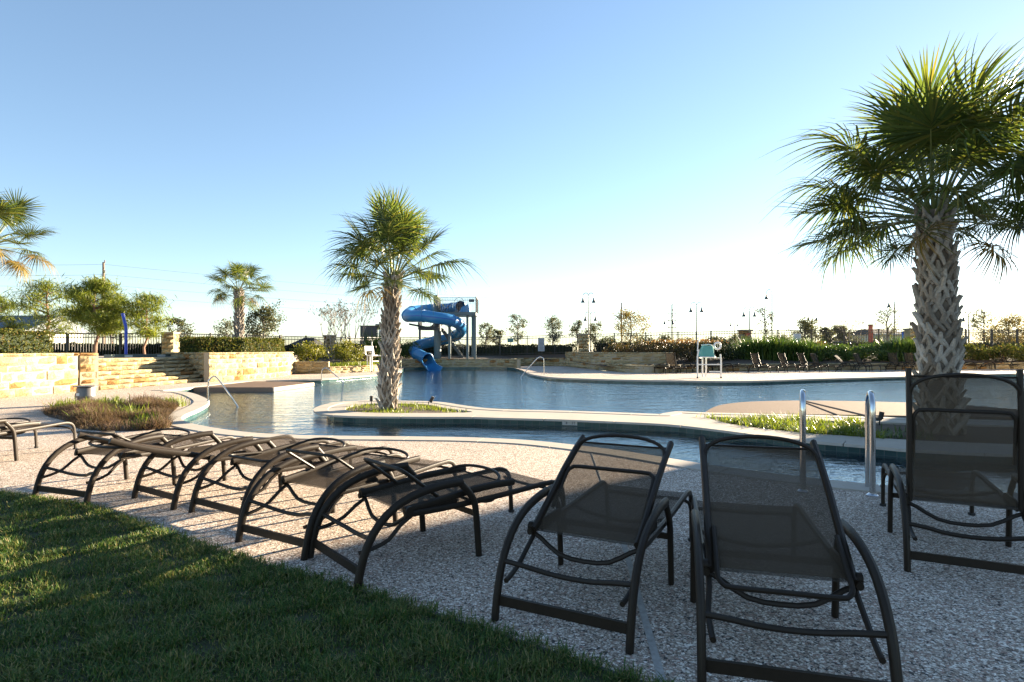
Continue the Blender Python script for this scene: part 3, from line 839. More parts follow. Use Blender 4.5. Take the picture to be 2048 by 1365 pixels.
def lounger(pos, deg, back, bracket, label, group, bracket_u=0.24, full=True):
    "deg: heading of the foot end clockwise from +y; back: degrees above the seat; bracket: degrees or None"
    t = empty('sun_lounger', (pos[0], pos[1], 0), R(90 - deg), label, 'lounger', group)
    for s in (1, -1):
        add('arm', LM['arm'], t, (0, s * AW, 0))
        add('front_leg', LM['front_leg'], t, (0, s * AW, 0))
        r_ = add('seat_rail', LM['seat_rail'], t, (0, s * RW, 0))
        add('side_strut', LM['side_strut%d' % s], t)
        if full:
            add('recline_rack', LM['recline_rack'], r_, (0, -s * 0.018, 0))
            add('foot_cap', LM['foot_cap'], r_, (1.715, 0, 0))
    for k in ('rear_bar', 'rear_brace', 'pivot_bow', 'stretcher', 'foot_brace', 'under_bow'):
        add(k, LM[k], t)
    add('seat_sling', LM['seat_sling'], t)
    rot = (0, -R(back), 0)
    for s in (1, -1):
        br = add('back_rail', LM['back_rail'], t, (PIV.x, s * BW, PIV.z), rot)
        if full: add('pivot_bolt', LM['pivot_bolt'], br, (0, s * 0.022, 0))
    bs = add('back_sling', LM['back_sling'], t, PIV, rot)
    add('head_bow', LM['head_bow'], t, PIV, rot)
    add('top_bar', LM['top_bar'], bs)
    if bracket is not None:
        d = Vector((math.cos(R(back)), 0, math.sin(R(back))))
        n = Vector((-math.sin(R(back)), 0, math.cos(R(back))))
        side = 0.022 if bracket > back + 40 or bracket < back - 90 else -0.03
        add('support_bracket', LM['support_bracket'], t, PIV + d * bracket_u + n * side, (0, -R(bracket), 0))
    return t
def by_feet(Lp, Rp):
    L, R_ = G(*Lp), G(*Rp)
    w = (R_ - L).normalized()
    f = Vector((-w.y, w.x))
    return (L + R_) / 2, math.degrees(math.atan2(f.x, f.y))
g1 = 'loungers on the near deck'
p, d = by_feet((70, 1000), (170, 1012)); lounger(p, d + 2, 5, 152, 'brown mesh lounger, back folded flat, at the end nearest the dry planting bed', g1)
p, d = by_feet((268, 997), (347, 1020)); lounger(p, d, 163, None, 'brown lounger with its back laid out flat over the rear of its neighbour', g1)
p, d = by_feet((386, 1026), (477, 1051)); lounger(p, d, 4, 176, 'brown lounger, back folded flat, third along from the dry planting bed', g1)
p, d = by_feet((478, 1087), (606, 1117)); lounger(p, d + 3, 6, 146, 'brown folded lounger whose raised support bracket stands over sunlit mesh', g1)
p, d = by_feet((622, 1118), (710, 1180)); lounger(p, d, 4, 142, 'dark folded lounger lying across the edge of the big shadow', g1)
a_ = G(33, 922); dv = Vector((math.sin(R(9)), math.cos(R(9)))); lv = Vector((-dv.y, dv.x))
p = a_ - dv * 0.87 + Vector((-math.cos(R(9)), math.sin(R(9)))) * AW; lounger(p, 9, 3, None, 'lone folded lounger standing apart on the paving near the planter wall', g1)
p, d = by_feet((995, 1243), (1252, 1303)); lounger(p, d + 1, 28, 36, 'shaded lounger with half-raised tapering back beside the timber deck joint', g1, 0.2)
p, d = by_feet((1412, 1385), (1790, 1440)); lounger(p, d, 34, 212, 'shaded lounger with half-raised back in front of the pool ladder rails', g1, 0.2)
L9 = G(1815, 1143); d9 = 27.0
p = L9 + Vector((math.cos(R(d9)), -math.sin(R(d9)))) * AW; lounger(p, d9, 88, 96, 'lounger with its mesh back standing fully upright, glowing against the light', g1, 0.26)
# far row
g2 = 'loungers along the far low wall'
far = [  # px of seat middle, py of feet, heading, back angle, label
    (1318, 748, 150, 8, 'far lounger folded flat beside the reddish shrubs'),
    (1350, 748, 172, 104, 'far lounger with upright back lit tan by the sun'),
    (1385, 747, 110, 6, 'far lounger lying flat behind the lifeguard chair'),
    (1425, 746, 105, 6, 'far lounger lying flat behind the lifeguard chair'),
    (1466, 746, 110, 6, 'far lounger lying flat between the lifeguard chair and the upright ones'),
    (1527, 746.5, 160, 112, 'upright far lounger in front of the strap-leaf clump'),
    (1583, 746, 157, 113, 'upright far lounger between the strap-leaf clump and the pale panel sign'),
    (1622, 745, 156, 113, 'one of two close upright far loungers by the pale panel sign'),
    (1650, 745, 150, 114, 'one of two close upright far loungers by the pale panel sign'),
    (1706, 744, 140, 132, 'far lounger with its back reclined at a low slant'),
    (1738, 744, 148, 116, 'upright far lounger just past the reclined one'),
    (1800, 743, 176, 108, 'far lounger facing the water just left of the big palm trunk'),
    (1832, 743, 178, 108, 'far lounger half hidden by the big palm trunk'),
    (1950, 741, 120, 8, 'far lounger lying flat beyond the big palm trunk'),
    (1990, 741, 125, 8, 'far lounger lying flat beyond the big palm trunk'),
    (2030, 740, 150, 115, 'far lounger raised up beyond the big palm at the glare'),
]
for (px, py, hd, bk, lb) in far:
    c = G(px, py - 1.5)
    f = Vector((math.sin(R(hd)), math.cos(R(hd))))
    lounger(c - f * 0.85, hd, bk, None, lb, g2, full=False)

# ------------------------------------------------------------------ handrails, ladder, lifeguard chairs
def rail_tube(name, pts, r, label, cat='handrail', step=0.06, group=None):
    t = empty(name, (pts[0][0], pts[0][1], 0), 0, label, cat, group)
    o = Vector((pts[0][0], pts[0][1], 0))
    MB().tube([p - o for p in arc_pts(pts, step)], r, 12).build('tube', M['steel'], t, smooth=True)
    MB().lathe((0, 0, pts[0][2]), [(r * 2.0, 0.002), (r * 2.0, 0.012), (r * 1.2, 0.03)], 14).build('flange', M['steel'], t, smooth=True)
    return t
nrm_l = Vector((0.43, 0.90)).normalized()
for (px, py, lb) in ((1745, 993, 'stainless ladder rail standing clear between two loungers'), (1606, 985, 'stainless ladder rail seen behind the half-raised lounger back')):
    b = G(px, py)
    def at(d, z): return (b.x + nrm_l.x * d, b.y + nrm_l.y * d, z)
    rail_tube('ladder_rail', [at(0, 0.0), at(0, 0.4), at(0, 0.78), at(0.02, 0.88), at(0.10, 0.95), at(0.22, 0.945), at(0.32, 0.87), at(0.36, 0.74), at(0.36, 0.3), at(0.36, -0.3), at(0.36, -0.9)], 0.026, lb, 'ladder rail', group='pool ladder rails')
b = G(416, 803)
rail_tube('handrail', [(b.x, b.y, 0), (b.x, b.y, 0.35), (b.x + .02, b.y, 0.55), (b.x + .13, b.y + .02, 0.66), (b.x + .24, b.y + .03, 0.60), (b.x + 0.56, b.y + .1, 0.12), (b.x + 0.75, b.y + .15, -0.2)], 0.019, 'bent steel handrail on the coping by the curved bay', group='pool handrails')
b = G(643, 760)
rail_tube('handrail', [(b.x, b.y, -0.1), (b.x, b.y, 0.25), (b.x + .03, b.y, 0.43), (b.x + .15, b.y, 0.53), (b.x + .32, b.y, 0.48), (b.x + .85, b.y + .1, -0.02), (b.x + 1.05, b.y + .1, -0.25)], 0.021, 'bent steel handrail in front of the orange-brown low wall', group='pool handrails')
b = G(1088, 750)
rail_tube('handrail', [(b.x, b.y, 0), (b.x, b.y, 0.5), (b.x - .03, b.y, 0.86), (b.x - .14, b.y, 0.96), (b.x - .34, b.y, 0.92), (b.x - 0.9, b.y + .3, 0.3), (b.x - 1.35, b.y + .5, -0.3)], 0.022, 'bent steel handrail at the foot of the shaded ramp', group='pool handrails')

def guard_chair(px0, px1, py, label, cover=True, rz=0.0, s=1.0):
    A, B = G(px0, py), G(px1, py)
    c = (A + B) / 2
    w = (B - A).length if rz == 0 else 1.05
    t = empty('lifeguard_chair', (c.x, c.y, 0), rz, label, 'lifeguard chair', 'white lifeguard chairs')
    t.scale = (s, s, s)
    h_ = w / 2
    dpt = 0.75
    for (x, y, top, lean) in ((-h_, 0, 1.38, 0.06), (h_, 0, 1.16, -0.03), (-h_ * 0.15, dpt, 1.05, 0.0), (h_ * 0.12, dpt * 0.9, 1.05, 0.0)):
        g = MB(); g.tube([(x, y, 0.03), (x, y, top * 0.75), (x + lean, y, top)], 0.038, 10)
        lg = g.build('leg', M['white'], t, smooth=True)
        if y == 0: MB().tube([(x, y, 0.0), (x, y, 0.07)], 0.043, 10).build('foot_cap', M['rubber'], lg)
    MB().tube([(-h_, 0, 1.3), (-h_ + 0.03, 0.02, 1.75), (-h_ + 0.06, 0.03, 1.86)], 0.03, 8).build('umbrella_post', M['white'], t, smooth=True)
    for z in (0.32, 0.66):
        MB().bar((-h_ if z > 0.5 else 0.0, 0.0, z), (h_, 0.0, z), 0.045, 0.05).build('rung', M['white'], t)
    for x in (-h_, h_ * 0.9):
        MB().bar((x, 0, 0.98), (x * 0.2, dpt, 0.98), 0.04, 0.04).build('seat_bearer', M['white'], t)
    if cover:
        g = MB()
        x0, x1 = -h_ * 0.55, h_ * 0.28
        g.raw([(x0 - .10, .05, 1.04), (x1 + .10, .05, 1.04), (x1, .02, 1.55), (x0 + .05, .02, 1.57), (x0 - .10, .5, 1.04), (x1 + .10, .5, 1.04), (x1 - .02, .36, 1.56), (x0 + .07, .36, 1.58)],
              [(0,1,2,3), (5,4,7,6), (4,0,3,7), (1,5,6,2), (3,2,6,7), (4,5,1,0)])
        g.build('seat_cover', M['teal_cover'], t)
        MB().tube(arc_pts([(x0 - .12, .03, 1.02), (x1 + .12, .03, 1.02), (x1 + .13, .2, 1.1), (x1 + .04, .2, 1.58), (x0, .2, 1.60)], 0.1), 0.025, 8).build('arm_loop', M['white'], t, smooth=True)
        ring = [(x1 + 0.28 + 0.155 * math.cos(a), 0.12, 1.56 + 0.155 * math.sin(a)) for a in np.linspace(0, 2 * math.pi, 24, endpoint=False)]
        lb = empty('life_ring', (c.x, c.y, 0), rz, 'white life ring hanging at the side of the teal-covered lifeguard chair', 'life ring')
        MB().tube(ring, 0.05, 8, closed=True).build('ring', M['white'], lb, smooth=True)
        MB().bar((x1 + 0.28, 0.12, 1.28), (x1 + 0.28, 0.12, 1.80), 0.02, 0.02).bar((x1 + 0.05, 0.16, 1.56), (x1 + 0.20, 0.13, 1.56), 0.02, 0.02).build('strap', M['steel'], lb)
    else:
        MB().box((0, 0.35, 1.02), (w * 0.7, 0.5, 0.05)).build('seat', M['white'], t)
        MB().bar((-h_ * 0.7, 0.62, 1.05), (-h_ * 0.7, 0.72, 1.6), 0.05).bar((h_ * 0.7, 0.62, 1.05), (h_ * 0.7, 0.72, 1.6), 0.05).box((0, 0.69, 1.45), (w * 0.75, 0.04, 0.3)).build('backrest', M['white'], t)
    return t
guard_chair(1395, 1442, 757, 'white lifeguard chair with a teal canvas cover on the far deck')
guard_chair(738, 772, 744, 'bare white lifeguard chair beside the low sunlit wall behind the island palm', cover=False, rz=R(62), s=1.0)

# depth markers
dm = empty('depth_marker', (0, 0, 0), 0, 'white tiles reading 4 FT set in the island waterline', 'depth marker')
i0 = min(range(len(ISL)), key=lambda i: (ISL[i] - G(1135, 837.5)).length)
pa = ISL[i0]; tg = (ISL[(i0 + 1) % len(ISL)] - ISL[i0 - 1]).normalized()
if tg.x < 0: tg = -tg
nn = Vector((tg.y, -tg.x))
dm.location = (pa.x + nn.x * 0.012, pa.y + nn.y * 0.012, -0.105)
dm.rotation_euler = (0, 0, math.atan2(tg.y, tg.x))
for k in (-1, 1):
    MB().box((k * 0.076, -0.022, 0.012), (0.149, 0.012, 0.075)).build('tile', M['markerwhite'], dm)
def text_mesh(s, size, mat, name='lettering'):
    cu = bpy.data.curves.new(name, 'FONT')
    cu.body = s; cu.size = size; cu.align_x = 'CENTER'; cu.align_y = 'CENTER'; cu.extrude = 0.001
    ob = bpy.data.objects.new(name, cu)
    COL.objects.link(ob)
    dg = bpy.context.evaluated_depsgraph_get()
    me = bpy.data.meshes.new_from_object(ob.evaluated_get(dg))
    me.name = name
    bpy.data.objects.remove(ob)
    me.materials.clear(); me.materials.append(mat)
    return me
add('lettering', text_mesh('4', 0.075, M['print']), dm, (-0.065, -0.031, 0.012), (R(90), 0, 0))
add('lettering', text_mesh('FT', 0.07, M['print']), dm, (0.08, -0.031, 0.012), (R(90), 0, 0))
# ------------------------------------------------------------------ foliage helpers
def leaf_cloud(pts, size, aspect=0.55, jitter=0.35, up=0.0):
    "random rhombic leaves at pts -> (4N,3)"
    n = len(pts)
    d = RNG.normal(size=(n, 3)); d[:, 2] += up
    d /= np.linalg.norm(d, axis=1, keepdims=True)
    e = RNG.normal(size=(n, 3))
    e -= d * np.sum(d * e, axis=1, keepdims=True)
    e /= np.linalg.norm(e, axis=1, keepdims=True)
    s = size * (1 + jitter * RNG.uniform(-1, 1, size=(n, 1)))
    a = pts + d * s * 0.5; b = pts - d * s * 0.5
    c = pts + e * s * aspect * 0.5; f = pts - e * s * aspect * 0.5
    return np.stack([a, c, b, f], axis=1).reshape(-1, 3)
def blades(base, height, width, lean, hjit=0.35, curl=0.35):
    "grass blades, two quads each -> (8N,3)"
    n = len(base)
    az = RNG.uniform(0, 2 * np.pi, n)
    ln = lean * RNG.uniform(0.1, 1.0, n)
    h_ = height * (1 + hjit * RNG.uniform(-1, 1, n))
    dx, dy = np.cos(az), np.sin(az)
    wx, wy = -dy * width / 2, dx * width / 2
    def pt(t, w):
        r_ = h_ * ln * (t ** 1.6)
        z = h_ * t * (1 - curl * ln * t)
        return np.stack([base[:, 0] + dx * r_ + wx * w, base[:, 1] + dy * r_ + wy * w, base[:, 2] + z], axis=1)
    a, b = pt(0, 1), pt(0, -1)
    c, d = pt(0.55, -0.8), pt(0.55, 0.8)
    e, f = pt(1.0, -0.12), pt(1.0, 0.12)
    return np.stack([a, b, c, d, d, c, e, f], axis=1).reshape(-1, 3)
def scatter(poly, n):
    xs = [p[0] for p in poly]; ys = [p[1] for p in poly]
    out = np.zeros((0, 2))
    while len(out) < n:
        k = max(1000, n * 2)
        x = RNG.uniform(min(xs), max(xs), k); y = RNG.uniform(min(ys), max(ys), k)
        m_ = in_poly(x, y, poly)
        out = np.vstack([out, np.stack([x[m_], y[m_]], 1)])
    return out[:n]
def vnoise(x, y, s, seed=0):
    return (np.sin(x * s + seed) * np.cos(y * s * 1.3 + seed * 2.1) + np.sin(x * s * 2.3 + y * s * 1.7 + seed * 3.3) * 0.5 + np.sin(y * s * 3.1 - x * s * 0.9 + seed) * 0.35)

# ------------------------------------------------------------------ lawn
edge_px = [(-260,975),(-60,985),(0,991),(70,1001),(160,1015),(300,1062),(480,1122),(720,1187),(1000,1277),(1250,1362),(1500,1450)]
edge = smooth_line([V2((-14, 7.2)), V2((-9, 6.3))] + [G(*p) for p in edge_px] + [V2((1.7, 1.3)), V2((2.6, 0.2)), V2((3, -6))], 0.15)
LAWN = edge + [V2((-14, -6))]
lawn = tag(fill_poly('lawn', [LAWN], 0.012, M['lawn_soil']), kind='structure')
q = MB()
for a, b in zip(edge[:-1], edge[1:]):
    if -6 < a.x < 2.7 and a.y > 0.5: q.bar((a.x, a.y, 0.004), (b.x, b.y, 0.004), 0.018, 0.034)
q.build('lawn_edging', M['edging'], lawn)
vis = [p for p in LAWN if p.y > 1.2 and p.x > -7.5 and p.x < 1.5]
vis_poly = [(-6.6, 1.5)] + [(-6.6, 6.0)] + [(p.x, p.y) for p in edge if -6.5 < p.x < 1.2 and p.y > 1.6] + [(1.1, 1.5)]
pts = scatter(vis_poly, 330000)
# thin out with distance so the near turf is densest; clumpy turf
keep = RNG.uniform(size=len(pts)) < np.clip(3.4 / np.hypot(pts[:, 0], pts[:, 1]), 0.25, 1.0) ** 1.2
pts = pts[keep]
cl = vnoise(pts[:, 0], pts[:, 1], 9.0, 1.7)
keep = RNG.uniform(size=len(pts)) < np.clip(0.75 + 0.3 * cl, 0.25, 1)
pts = pts[keep]; cl = cl[keep]
base = np.column_stack([pts, np.full(len(pts), 0.010)])
hh = 0.040 + 0.012 * cl
B = blades(base, hh, 0.0052, 1.25, 0.45, 0.3)
g = add('grass', np_mesh('grass', B, 4, M['grass']))
tag(g, 'short green lawn grass with straw-coloured tips beside the pebble deck', 'grass', kind='stuff')
# frayed runners over the deck edge
e2 = [p for p in edge if -6 < p.x < 1.2]
bp = np.array([[p.x + random.gauss(0, .035), p.y + random.gauss(0, .035), 0.01] for p in e2 for _ in range(130)])
g2_ = add('edge_grass', np_mesh('edge_grass', blades(bp, 0.045, 0.005, 1.5), 4, M['grass']))
g2_.parent = g; g2_['kind'] = 'stuff'

# ------------------------------------------------------------------ dry planting bed on the left
BED = smooth_line([G(*p) for p in ((88,829),(110,818),(180,811),(270,806),(335,803),(356,808),(350,820),(334,836),(331,848),(338,857),(300,861),(230,863),(160,859),(140,846))], 0.25, closed=True)
bd = tag(fill_poly('planting_bed', [BED], 0.006, M['soil']), kind='structure')
bed_xy = [(p.x, p.y) for p in BED]
pts = scatter(bed_xy, 75000)
cl = vnoise(pts[:, 0], pts[:, 1], 1.6, 0.4)
pts = pts[RNG.uniform(size=len(pts)) < np.clip(0.55 + 0.5 * cl, 0.05, 1)]
base = np.column_stack([pts, np.full(len(pts), 0.0)])
hh = np.clip(0.13 + 0.10 * vnoise(pts[:, 0], pts[:, 1], 2.1, 2), 0.04, 0.32)
o = add('dry_grass', np_mesh('dry_grass', blades(base, hh, 0.008, 1.7, 0.5, 0.25), 4, M['dry_grass']))
tag(o, 'brown dried ornamental grass filling the bed beside the pool bay', 'dry grass', kind='stuff')
def tuft(name, c, n, h_, r_, label, cat, mat='lily', group=None, w=0.022, lean=0.9):
    b = np.column_stack([RNG.normal(0, r_ * 0.4, n), RNG.normal(0, r_ * 0.4, n), np.zeros(n)])
    o = add(name, np_mesh(name, blades(b, h_, w, lean, 0.35, 0.4), 4, M[mat]), None, c)
    return tag(o, label, cat, group)
for (px, py) in ((183,842),(150,822),(190,820),(225,812),(292,853),(345,813),(262,835),(128,822)):
    c = G(px, py); tuft('grass_tuft', (c.x, c.y, 0), 110, 0.26, 0.35, 'yellow-green tuft of arching blades growing in the dry bed', 'plant', 'lily', 'green tufts in the dry bed')
# beds on the island
bp = scatter([(p.x, p.y) for p in bed_a], 2600)
keep = RNG.uniform(size=len(bp)) < np.clip(0.35 + 0.5 * vnoise(bp[:, 0], bp[:, 1], 2.2, 5), 0.02, 1)
bp = bp[keep]
o = add('bed_grass', np_mesh('bed_grass', blades(np.column_stack([bp, np.full(len(bp), -0.04)]), 0.11, 0.012, 1.2), 4, M['lily']))
tag(o, 'patchy low grass in the mulch bed around the island palm', 'grass', kind='stuff')
sel = scatter([(p.x, p.y) for p in bed_b], 900)
k_ = 0
for (x, y) in sel:
    px = 1024 + x / y * F
    if px > 1750 or k_ >= 60: continue
    k_ += 1
    tuft('lily_clump', (x, y, -0.04), 46, 0.14 + 0.07 * random.random(), 0.24, 'bright yellow-green clump of arching leaves lining the island bed', 'plant', 'lily', 'leaf clumps in the island bed', 0.018, 1.7)
for (px, py) in ((1770,866),(1790,873),(1812,862),(1840,875)):
    c = G(px, py); tuft('lily_clump', (c.x, c.y, -0.04), 30, 0.16, 0.25, 'sparse dull green tuft in the bare mulch by the big palm', 'plant', 'strap', 'tufts by the big palm', 0.018, 1.3)
# bed spotlights
for (px, py, lean, lb) in ((743,810,0.0,'small black spotlight on a stake left of the island palm'), (857,812,0.5,'small tilted black spotlight right of the island palm'), (1759,848,0.2,'small black spotlight at the edge of the bed by the big palm')):
    c = G(px, py)
    t = empty('garden_spotlight', (c.x, c.y, -0.03), 0, lb, 'spotlight')
    MB().tube([(0, 0, 0), (0, 0, 0.13)], 0.012, 8).build('stake', M['rubber'], t)
    a = Vector((lean * 0.09, 0, 0.12)); b = a + Vector((lean * 0.14, 0, 0.13))
    MB().tube([a, b], 0.042, 10).build('head', M['rubber'], t, smooth=True)
# pole lying over the tanning ledge
t = empty('lying_pole', (0, 0, 0), 0, 'thin brown-grey pole lying across the brown tanning ledge', 'pole')
A, B = G(1612, 804, -0.07), G(1757, 836, 0.05)
MB().tube([(A.x, A.y, -0.062), (B.x, B.y, 0.03)], 0.02, 8).build('shaft', M['bark'], t, smooth=True)
MB().tube([(B.x - .05, B.y, 0.03), (B.x + .05, B.y, 0.03)], 0.035, 8).build('end_cap', M['rubber'], t)

# ------------------------------------------------------------------ palms
def frond_mesh(seed, Lp, Lf, mat, nl=50, droop=0.35):
    rnd = random.Random(seed)
    vs_, fs_ = [], []
    def costa(t):      # fan midrib curves down
        return Vector((Lp + t * Lf * 0.35, 0, -0.10 * Lf * t * t))
    for i in range(nl):
        u = (i + 0.5) / nl * 2 - 1
        th = u * R(142) + rnd.gauss(0, 0.02)
        st_ = costa((1 - abs(u)) ** 1.2)
        L = Lf * (0.70 + 0.30 * math.cos(th * 0.55)) * rnd.uniform(0.86, 1.06) * (0.75 if abs(u) < 0.12 else 1.0)
        fold = 0.30 * math.sin(abs(th))      # sides of the fan lift, then droop
        d = Vector((math.cos(th), math.sin(th), fold * 0.55 + 0.05 + rnd.gauss(0, 0.04)))
        d.normalize()
        side = Vector((-math.sin(th), math.cos(th), 0.25 * (1 if i % 2 else -1)))
        w0 = 0.030 * Lf + 0.008
        b = len(vs_)
        dr = droop * rnd.uniform(0.6, 1.5)
        for (t, w) in ((0, 0.35), (0.35, 1.0), (0.62, 0.8), (0.84, 0.42), (1.0, 0.05)):
            p = st_ + d * (L * t) + Vector((0, 0, -dr * L * t ** 2.6))
            vs_ += [p + side * (w0 * w * 0.5), p - side * (w0 * w * 0.5)]
        for k in range(4):
            fs_.append((b + 2*k, b + 2*k + 1, b + 2*k + 3, b + 2*k + 2))
    return MB().raw(vs_, fs_).mesh('frond', mat)
def petiole_mesh(Lp):
    return MB().tube([(-0.12, 0, -0.02), (Lp * 0.4, 0, 0.02), (Lp * 0.8, 0, 0.01), (Lp * 1.15, 0, -0.015)], [0.022, 0.017, 0.013, 0.008], 6).mesh('petiole', M['petiole'], True)
FR = {}
LP, LF = 1.12, 0.80
for k in range(4): FR['g%d' % k] = frond_mesh(k, LP, LF, M['frond'], droop=0.10 + 0.10 * k)
for k in range(2): FR['o%d' % k] = frond_mesh(10 + k, LP, LF, M['frond_old'], droop=0.8)
for k in range(2): FR['d%d' % k] = frond_mesh(20 + k, LP, LF, M['frond'], droop=0.7)
PET = petiole_mesh(LP)
def boot_mesh(seed):
    rnd = random.Random(seed)
    q = MB()
    for s in (-1, 1):
        e = rnd.uniform(0.9, 1.1)
        q.tube([(s * 0.155 * e, -0.045, -0.23), (s * 0.085, 0.012, -0.11), (s * 0.015, 0.038, 0.02)], [0.022, 0.036, 0.034], 6, up=(1, 0, 0.3))
    tip = rnd.uniform(-0.02, 0.02)
    q.tube([(0, 0.03, -0.02), (tip * 0.5, 0.062, 0.075), (tip, 0.115 + rnd.uniform(-.02, .03), 0.155 + rnd.uniform(-.03, .03))], [0.040, 0.036, 0.022], 6, up=(1, 0, 0))
    # flatten: straps are wider than thick
    return q.mesh('boot', M['boot'], True)
BOOTS = [boot_mesh(k) for k in range(4)]
def palm(loc, h_, r0, r1, flen, nf, label, seed, boots=True, lean=(0, 0), droopy=0.25, old=4, group='palms around the pool', top_boost=1.0, bscale=1.0, sweep=118, inner=0.85):
    rnd = random.Random(seed)
    t = empty('palm_tree', loc, 0, label, 'palm tree', group)
    nseg = 14
    path = [Vector((lean[0] * (i / nseg) ** 1.3, lean[1] * (i / nseg) ** 1.3, h_ * i / nseg)) for i in range(nseg + 1)]
    path[0].z = -0.08
    rr = [r0 + (r1 - r0) * min(1, i / nseg * 1.15) for i in range(nseg + 1)]
    tr = MB().tube(path, rr, 14).build('trunk', M['palmcore'] if boots else M['boot'], t, smooth=True)
    def on(z):
        f = min(max(z / h_, 0), 1)
        return Vector((lean[0] * f ** 1.3, lean[1] * f ** 1.3, z)), r0 + (r1 - r0) * min(1, f * 1.15)
    if boots:
        z, row = 0.16, 0
        per = 6
        while z < h_ + 0.02:
            c, r_ = on(z)
            for k in range(per):
                if rnd.random() < 0.07: continue
                a = 2 * math.pi * (k + 0.5 * (row % 2)) / per + rnd.gauss(0, 0.10)
                ob = add('boot', rnd.choice(BOOTS), tr, (c.x + math.cos(a) * (r_ - 0.012), c.y + math.sin(a) * (r_ - 0.012), z + rnd.gauss(0, 0.02)), (rnd.gauss(0, .06), 0, a - math.pi / 2 + rnd.gauss(0, .1)), (bscale * r_ / 0.24 * rnd.uniform(0.9, 1.1), bscale * rnd.uniform(0.6, 1.5), bscale * rnd.uniform(0.8, 1.2)))
            z += 0.135 * bscale; row += 1
    top = on(h_)[0]
    for i in range(nf):
        f = (i + 0.5) / nf                          # 0 newest (upright) .. 1 oldest (hanging)
        az = i * 2.39996 + seed
        el = 84 - sweep * f ** 0.85 + rnd.gauss(0, 6)
        L = flen * (0.80 + 0.30 * math.sin(math.pi * min(1, f * 0.9 + 0.15))) * rnd.uniform(inner, 1.08) / 2.0
        if f < 0.2: L *= top_boost
        key = ('o%d' % rnd.randrange(2)) if i >= nf - old else (('d%d' % rnd.randrange(2)) if rnd.random() < droopy + 0.4 * f else 'g%d' % rnd.randrange(4))
        Mx = Matrix.Rotation(az, 4, 'Z') @ Matrix.Rotation(-R(el), 4, 'Y') @ Matrix.Rotation(rnd.gauss(0, 0.35), 4, 'X')
        rot = Mx.to_euler()
        base = top + Vector((math.cos(az) * r1 * 0.6, math.sin(az) * r1 * 0.6, 0.10 - 0.3 * f))
        fo = add('frond', FR[key], t, base, rot, (L, L, L))
        add('petiole', PET, fo)
    return t
c = G(1882, 862)
palm((c.x, c.y, -0.03), 3.75, 0.265, 0.205, 2.38, 60, 'large cabbage palm with criss-cross boots towering beside the upright lounger', 3, droopy=0.3, old=2, lean=(-0.12, 0), top_boost=1.0, bscale=1.05, sweep=104, inner=0.74)
c = G(776, 817)
palm((c.x, c.y, -0.03), 3.12, 0.19, 0.15, 1.78, 40, 'cabbage palm with ragged boots growing on the curved island bed', 5, droopy=0.35, old=2, lean=(0.12, 0), bscale=0.84, sweep=98, top_boost=1.08, inner=0.7)
palm((XA(478, 30), 30, 1.1), 3.4, 0.19, 0.17, 1.6, 30, 'small cabbage palm rising from the far hedge planter', 8, droopy=0.25, old=3, bscale=0.95)
palm((XA(-22, 18.2), 18.2, 1.1), 3.6, 0.2, 0.18, 1.75, 32, 'palm behind the near hedge, golden hanging fronds reaching into view', 2, droopy=0.4, old=11, boots=False)

# ------------------------------------------------------------------ hedges and shrubs
def hedge(name, line, width, z0, z1, n, size, mat, label, group=None, cat='hedge', rough=0.05):
    "clipped hedge along a line: leafy skin over a dark twiggy body"
    line = [V2(p) for p in line]
    t = empty(name, (line[0].x, line[0].y, z0), 0, label, cat, group)
    o = Vector((line[0].x, line[0].y, z0))
    nr = normals2(line)
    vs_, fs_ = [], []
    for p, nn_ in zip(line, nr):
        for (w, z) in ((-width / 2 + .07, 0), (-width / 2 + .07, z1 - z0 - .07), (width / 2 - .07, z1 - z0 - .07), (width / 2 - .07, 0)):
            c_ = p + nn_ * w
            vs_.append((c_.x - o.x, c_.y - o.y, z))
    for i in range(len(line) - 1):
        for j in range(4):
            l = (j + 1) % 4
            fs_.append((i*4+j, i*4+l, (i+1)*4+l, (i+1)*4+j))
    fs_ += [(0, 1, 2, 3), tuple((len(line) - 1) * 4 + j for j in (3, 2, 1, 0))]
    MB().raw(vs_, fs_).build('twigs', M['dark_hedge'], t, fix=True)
    Ls = np.array([(b - a).length for a, b in zip(line[:-1], line[1:])])
    tot = Ls.sum()
    s = RNG.uniform(-width * 0.3, tot + width * 0.3, n)
    cum = np.concatenate([[0], np.cumsum(Ls)])
    P = np.array([[p.x, p.y] for p in line]); N_ = np.array([[p.x, p.y] for p in nr])
    sc = np.clip(s, 0, tot)
    px_ = np.interp(sc, cum, P[:, 0]); py_ = np.interp(sc, cum, P[:, 1])
    nx = np.interp(sc, cum, N_[:, 0]); ny = np.interp(sc, cum, N_[:, 1])
    ex = s - sc
    u = RNG.uniform(0, 2 * (z1 - z0) + width, n)
    Hh = z1 - z0
    w = np.where(u < Hh, -width / 2, np.where(u < Hh + width, u - Hh - width / 2, width / 2))
    z = np.where(u < Hh, u, np.where(u < Hh + width, Hh, u - Hh - width))
    rn = rough * vnoise(px_ * 1.0 + w, py_ + z * 1.7, 3.1, 1.0)
    shr = np.clip(1 - np.abs(ex) / (width * 0.5), 0.3, 1)
    w = (w + np.sign(w) * rn) * shr
    z = z + np.where(np.abs(z - Hh) < 1e-6, rn, 0) + RNG.normal(0, 0.035, n)
    tx, ty = ny, -nx
    pts = np.stack([px_ + nx * w + tx * ex + RNG.normal(0, .03, n) - o.x, py_ + ny * w + ty * ex + RNG.normal(0, .03, n) - o.y, np.clip(z, 0.0, None)], 1)
    add('leaves', np_mesh('leaves', leaf_cloud(pts, size, 0.6), 4, M[mat]), t)
    return t
